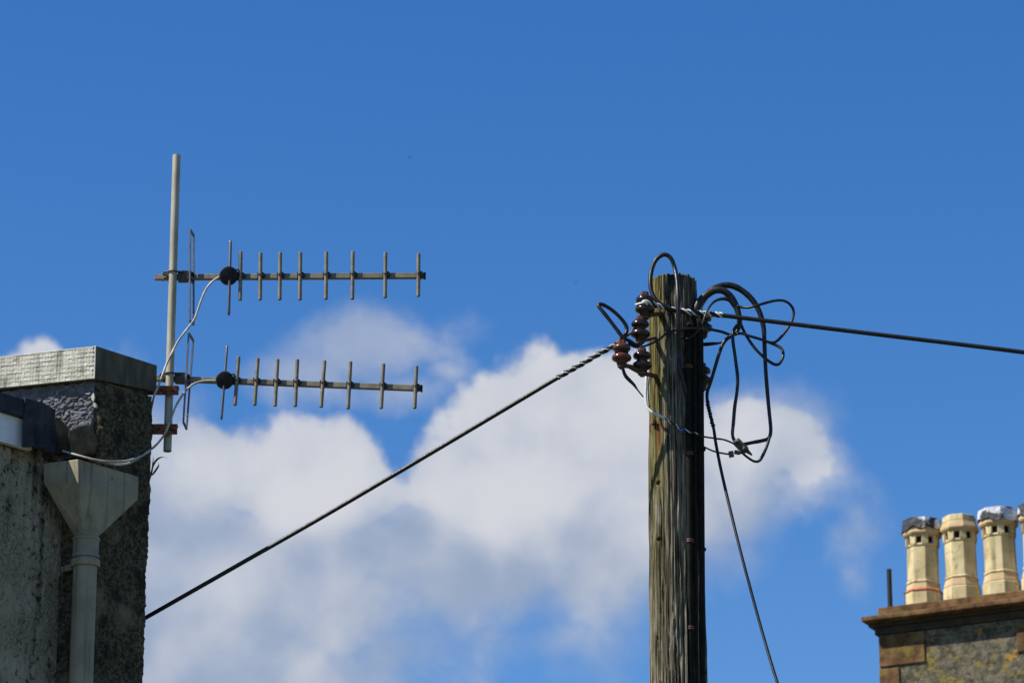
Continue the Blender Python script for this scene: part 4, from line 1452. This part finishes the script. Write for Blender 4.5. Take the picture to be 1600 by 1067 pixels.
o, pth = px_cable('thin_cable', 'thin twisted wire from the pale sleeve across the pole to the connector', [(1039, 653.5, -0.145), (1052, 662, -0.145), (1066, 670.5, -0.145), (1081, 675, -0.145), (1096, 681.2, -0.13), (1117, 684.7, -0.11), (1132, 687, -0.09), (1146, 692.5, -0.08)], 1.5, CABLE, YP, group=G)
helix(pth[:30], 1.6 * sP, 0.05, 0.9 * sP).build('pale_strand', PALE_WIRE, o, True)
c_ = at(1065.5, 672, YP - 0.147)
tp = MB().lathe([(2.0 * sP, -0.007), (3.3 * sP, -0.005), (3.0 * sP, 0.004), (2.0 * sP, 0.007)], 10, c_, (0.85, 0, -0.5)).build('tape_flag', BLUE_TAPE, o, True)
px_cable('thin_cable', 'thin wire emerging behind the pole to the lower clamp', [(1086, 692, -0.06), (1098, 697, -0.07), (1115, 704.7, -0.075), (1132, 708.5, -0.075), (1143, 709.8, -0.075)], 1.4, CABLE, YP, group=G)
px_cable('thin_cable', 'black wire along the left edge of the pole beside the pale wire', [(1014, 590, -0.105), (1013, 606, -0.108), (1013.5, 624, -0.11), (1015, 640, -0.115)], 1.0, CABLE, YP, group=G)
px_cable('cable_tail', 'taped wire tail hanging from the reddish left insulator', [(973, 574, -0.19), (975, 582, -0.19), (978, 588, -0.19), (984, 594.5, -0.185), (990.5, 601, -0.18), (997, 610, -0.175), (1005, 620, -0.16)], 2.0, CABLE, YP, group=G, rs=[2.4, 2.8, 2.9, 2.9, 2.4, 1.2, 1.1])
px_cable('thin_cable', 'short wire tying the second left insulator back to the teardrop loop', [(975, 527, -0.19), (983, 522.5, -0.185), (989, 516, -0.185), (992, 513.5, -0.18)], 2.0, CABLE, YP, group=G)
# connector clump
cn = empty('cable_connector', at(1156, 699, YP - 0.075))
tag(cn, 'dark bolted connector clump joining the hanging cables right of the pole', 'connector')
p, q = at(1149, 688, YP - 0.08), at(1166, 706, YP - 0.075)
bevel(MB().bar(p, q, 0.034, 0.034).build('clamp_body', DARK_STEEL, cn), 0.006)
MB().tube([at(1160, 702, YP - 0.085), at(1168, 705, YP - 0.09), at(1175, 711, YP - 0.085)], [0.011, 0.010, 0.004], 7).build('bolt_end', DARK_STEEL, cn)
MB().lathe([(0.014, 0), (0.014, 0.014)], 6, at(1163, 701, YP - 0.1), (0.5, -0.6, 0.4)).build('nut', DARK_STEEL, cn)
MB().lathe([(0.012, 0), (0.012, 0.012)], 6, at(1152, 691, YP - 0.1), (-0.3, -0.6, 0.6)).build('nut', DARK_STEEL, cn)
MB().tube([at(1163, 704, YP - 0.08), at(1154, 707, YP - 0.08), at(1148, 706, YP - 0.075)], [0.008, 0.011, 0.010], 7).build('strap', DARK_STEEL, cn)
MB().obox(at(1142.5, 709.5, YP - 0.075), (0.011, 0, 0.002), (0, 0.010, 0), (-0.002, 0, 0.0125)).build('lower_clamp', DARK_STEEL, cn)

# ---------------------------------------------------------------- far chimney
YC = 34.0
sC = mpp(1442, 930, YC)
e1 = Vector((math.sin(R(117)), math.cos(R(117)), 0))          # along the row, right and nearer
e2 = Vector((-e1.y, e1.x, 0))                                  # into the stack, away
PC = at(1442, 937, YC - 0.25)
nC = -e2
st = empty('stone_chimney', Vector((PC.x, PC.y, 0)))
tag(st, 'lichen covered stone chimney stack with moulded cornice at lower right', 'chimney')


def cpt(px, py, off):
    """(e1 distance, height) of a pixel on the face plane moved off metres toward the camera"""
    p = on_plane(px, py, PC - e2 * off, e2)
    return (p - PC).dot(e1), p.z


def cbox(name, px, yt, yb, off, mat, ref=None, right=3.2, depth=0.75, bev=0.01, z0=None):
    s0, zt_ = cpt(px, yt, off)
    _, zb_ = cpt(px, yb, off)
    if z0 is not None:
        zb_ = z0
    o_ = Vector((PC.x, PC.y, 0))
    a = o_ + e1 * s0 - e2 * off
    b_ = o_ + e1 * right - e2 * off
    c_ = b_ + e2 * (depth + 2 * off)
    d_ = a + e2 * (depth + 2 * off)
    m_ = MB().hexa([v + Vector((0, 0, zb_)) for v in (a, b_, c_, d_)], [v + Vector((0, 0, zt_)) for v in (a, b_, c_, d_)])
    return bevel(m_.build(name, mat, st), bev), zt_, zb_


_, zcap, _z = cbox('cap_course', 1371, 949, 962.5, 0.0, SANDSTONE)
cbox('cap_slab', 1345, 963, 971, 0.16, SANDSTONE)
cbox('cornice_upper', 1356, 971.4, 980, 0.055, SHADED_STONE)
cbox('cornice_lower', 1366, 980.4, 992, 0.018, SHADED_STONE)
cbox('stack_wall', 1373, 992.4, 1060, 0.0, HARL, z0=7.0)


def quoin(x0, x1, y0, y1):
    s0, zt_ = cpt(x0, y0, 0.015)
    s1, _ = cpt(x1, y0, 0.015)
    _, zb_ = cpt(x0, y1, 0.015)
    o_ = Vector((PC.x, PC.y, 0))
    a, b_ = o_ + e1 * (s0 - 0.004) - e2 * 0.016, o_ + e1 * s1 - e2 * 0.016
    m_ = MB().hexa([v + Vector((0, 0, zb_)) for v in (a, b_, b_ + e2 * 0.2, a + e2 * 0.2)], [v + Vector((0, 0, zt_)) for v in (a, b_, b_ + e2 * 0.2, a + e2 * 0.2)])
    bevel(m_.build('quoin', SANDSTONE, st), 0.008)


quoin(1373, 1444, 994, 1042)
quoin(1374, 1405, 1045, 1100)
quoin(1374, 1446, 1103, 1150)
quoin(1588, 1680, 974, 1019)
quoin(1622, 1680, 1022, 1070)
# a thin string line under the cornice
s0, z1_ = cpt(1444, 989, 0.008)
o_ = Vector((PC.x, PC.y, 0))
a = o_ + e1 * s0 - e2 * 0.009
b_ = o_ + e1 * (s0 + 0.85) - e2 * 0.009
MB().hexa([v + Vector((0, 0, z1_ - 0.035)) for v in (a, b_, b_ + e2 * 0.05, a + e2 * 0.05)], [v + Vector((0, 0, z1_)) for v in (a, b_, b_ + e2 * 0.05, a + e2 * 0.05)]).build('string_course', HARL, st)

# the house below the chimney (below the frame)
hs = empty('stone_house', Vector((PC.x + 2, PC.y + 2, 0)))
tag(hs, 'stone house with slate roof carrying the chimney, below the picture edge', 'house')
ho = Vector((PC.x, PC.y, 0)) - e2 * 2.6 - e1 * 0.3
hw, hd = 9.0, 6.0
cs = [ho, ho + e1 * hw, ho + e1 * hw + e2 * hd, ho + e2 * hd]
MB().hexa(cs, [c + Vector((0, 0, 5.4)) for c in cs]).build('wall', HARL, hs)
rg = [(cs[0] + cs[3]) / 2 + Vector((0, 0, 8.4)), (cs[1] + cs[2]) / 2 + Vector((0, 0, 8.4))]
ev = [cs[0] - e2 * 0.3, cs[1] - e2 * 0.3, cs[2] + e2 * 0.3, cs[3] + e2 * 0.3]
ev = [v + Vector((0, 0, 5.3)) for v in ev]
MB().add(ev + rg, [(0, 1, 5, 4), (2, 3, 4, 5), (0, 4, 3), (1, 2, 5), (0, 3, 2, 1)]).build('roof', ROOF_SLATE, hs)

# chimney pots
zc = lambda y: at(1442, y, YC - 0.17).z      # read on the near side of the pots
Z0 = zcap


def pot(name):
    """octagonal pot in local coordinates, heights read at the first pot"""
    e = empty(name, (0, 0, 0))
    h = lambda y: zc(y) - Z0
    ph = R(3)

    def oct_(nm, prof, mat, par=None):
        m_ = MB().lathe([(r * sC / math.cos(R(11)), z) for (r, z) in prof], 8, (0, 0, 0), (0, 0, 1), ph + R(-90 - 27 + 27))
        o = bevel(m_.build(nm, mat, par or e), 0.004, 1)
        return o

    oct_('pot_base', [(29.5, 0.0), (29.5, h(922)), (28.5, h(920))], BUFF)
    oct_('base_flare', [(28.8, h(920)), (28.2, h(917)), (25.8, h(909)), (25.8, h(907))], ORANGE_CLAY)
    oct_('lower_ring', [(25.6, h(907)), (26.6, h(905.5)), (26.2, h(903)), (24.8, h(902))], BUFF)
    body = oct_('pot_body', [(24.8, h(902)), (24.6, h(850))], BUFF)
    oct_('upper_ring', [(24.8, h(850)), (26.0, h(848.5)), (26.0, h(846.5)), (25.0, h(845.5))], BUFF)
    MB().lathe([(20 * sC, h(846)), (20 * sC, h(833))], 16).build('flue_liner', HOLE, e)
    for k in range(8):
        a_ = ph + R(-90 + 45 * k)
        rr = 23.8 * sC / math.cos(R(11))
        c_ = Vector((math.cos(a_) * rr, math.sin(a_) * rr, (h(846) + h(834)) / 2))
        t_ = Vector((-math.sin(a_), math.cos(a_), 0))
        MB().obox(c_, Vector((math.cos(a_), math.sin(a_), 0)) * 2.0 * sC, t_ * 5.0 * sC, Vector((0, 0, (h(834) - h(846)) / 2 + 0.002))).build('vent_pier', BUFF, e)
    oct_('crown_flare', [(24.8, h(835)), (29.5, h(832)), (30.8, h(829.5)), (30.6, h(827.5)), (27.2, h(819)), (26.6, h(817.5))], ORANGE_CLAY)
    oct_('rim', [(26.4, h(817.5)), (26.0, h(809)), (24.8, h(808)), (22.0, h(808.5)), (22.0, h(815))], BUFF)
    return e


def lead_cap(e, seed):
    """crumpled lead dressed over the rim, hanging in uneven tongues"""
    rnd_ = random.Random(seed)
    h = lambda y: zc(y) - Z0
    n_ = 48
    V, F = [], []
    lv = 7
    for k in range(n_):
        a_ = 2 * math.pi * k / n_ + R(-87)
        cr = math.cos(R(22.5)) / math.cos(((2 * math.pi * k / n_ + R(22.5) * 0) % R(45)) - R(22.5))
        low = 822 + 4.5 * abs(math.sin(4 * (a_ + 0.6))) + 3 * math.sin(2.3 * a_ + seed) + rnd_.uniform(-1, 1)
        for j in range(lv):
            f_ = j / (lv - 1)
            y = 806.5 + (low - 806.5) * f_
            r_ = (29.4 + 2.4 * f_ + rnd_.uniform(-0.4, 0.4)) * sC * cr * 1.04
            V.append(Vector((math.cos(a_) * r_, math.sin(a_) * r_, h(y))))
    for k in range(n_):
        k2 = (k + 1) % n_
        for j in range(lv - 1):
            F.append((k * lv + j, k * lv + j + 1, k2 * lv + j + 1, k2 * lv + j))
    top = len(V)
    V.append(Vector((0, 0, h(805.5))))
    for k in range(n_):
        F.append((k * lv, ((k + 1) % n_) * lv, top))
    o = link('lead_cap', V, F, LEADCAP, e)
    s_ = o.modifiers.new('solid', 'SOLIDIFY')
    s_.thickness = 0.012
    return tag(o, 'crumpled black and white lead cap')


base = at(1442, 938, YC)
proto = pot('chimney_pot')
pots = []
labels = ['leftmost buff octagonal chimney pot with crumpled lead cap and red band', 'buff octagonal chimney pot with bare open rim, no lead cap', 'buff octagonal chimney pot with lead cap, third from the left', 'chimney pot cut off by the right picture edge']
row0 = at(1442, 900, YC)
for i in range(4):
    if i == 0:
        e = proto
    else:
        e = proto.copy()
        COL.objects.link(e)
        for ch in list(proto.children):
            c_ = ch.copy()
            COL.objects.link(c_)
            c_.parent = e
    p = along(row0, e1, [1442.0001, 1502.5, 1564.5, 1624][i]) if i else row0
    e.location = (p.x, p.y, Z0)
    e.rotation_euler = (R([0.4, -0.5, 0.3, 0][i]), R([0.6, -0.3, -0.9, 0.5][i]), R([0, 2, -3, 4][i]))
    tag(e, labels[i], 'chimney pot', 'chimney pots in a row')
    pots.append(e)
for i in (0, 2, 3):
    keep = Vector(pots[i].location)
    pots[i].location = (0, 0, 0)
    o = lead_cap(pots[i], 20 + i)
    o.matrix_parent_inverse = Matrix.Identity(4)
    pots[i].location = keep
bd_ = pots[0]
m_ = MB().lathe([(27.4 * sC, zc(916.5) - Z0), (28.9 * sC, zc(918.5) - Z0), (28.9 * sC, zc(920) - Z0), (27.4 * sC, zc(920.5) - Z0)][::-1], 8, (0, 0, 0), (0, 0, 1), R(-87))
rb = m_.build('mortar_band', simple('red_clay_band', (0.42, 0.10, 0.04), (0.5, 0.2, 0.09), 0.8, scale=14), None)
rb.parent = pots[0]
rb.scale = (1.085, 1.085, 1)
tag(rb, 'red orange clay band')

vp = at(1391, 948, YC - 0.05)
vpt = at(1390, 889, YC - 0.05)
vent = MB().lathe([(3.9 * sC, -0.1), (3.9 * sC, (vpt.z - vp.z)), (3.0 * sC, (vpt.z - vp.z)), (3.0 * sC, (vpt.z - vp.z) - 0.05)], 14, vp)
tag(autosmooth(vent.build('vent_pipe', CABLE_GREY)), 'thin dark upright pipe standing left of the chimney pots', 'pipe')


# two distant birds
def bird(px, py, Y, span, label):
    c_ = at(px, py, Y)
    s = span / 2
    m_ = MB().lathe([(0.002, -0.32 * s), (0.10 * s, -0.12 * s), (0.12 * s, 0.08 * s), (0.06 * s, 0.26 * s), (0.01 * s, 0.36 * s)], 8, c_, (0.95, 0.3, 0.05))
    for sg in (-1, 1):
        w = Vector((-0.25 * sg * 0.4, sg * 0.9, 0))
        r0, r1 = c_ + Vector((0.14 * s, 0, 0)), c_ + Vector((-0.14 * s, 0, 0))
        m1, m2 = c_ + w * s * 0.5 + Vector((0.12 * s, 0, 0.18 * s)), c_ + w * s * 0.5 + Vector((-0.12 * s, 0, 0.16 * s))
        t_ = c_ + w * s + Vector((-0.15 * s, 0, 0.05 * s))
        m_.add([r0, r1, m2, m1, t_], [(0, 1, 2, 3), (3, 2, 4)])
    return tag(m_.build('bird', BIRD), label, 'bird', 'distant birds')


bird(640, 246, 150, 0.32, 'tiny dark bird high above the antennas')
bird(900, 442, 170, 0.28, 'tiny dark bird speck between antennas and pole')
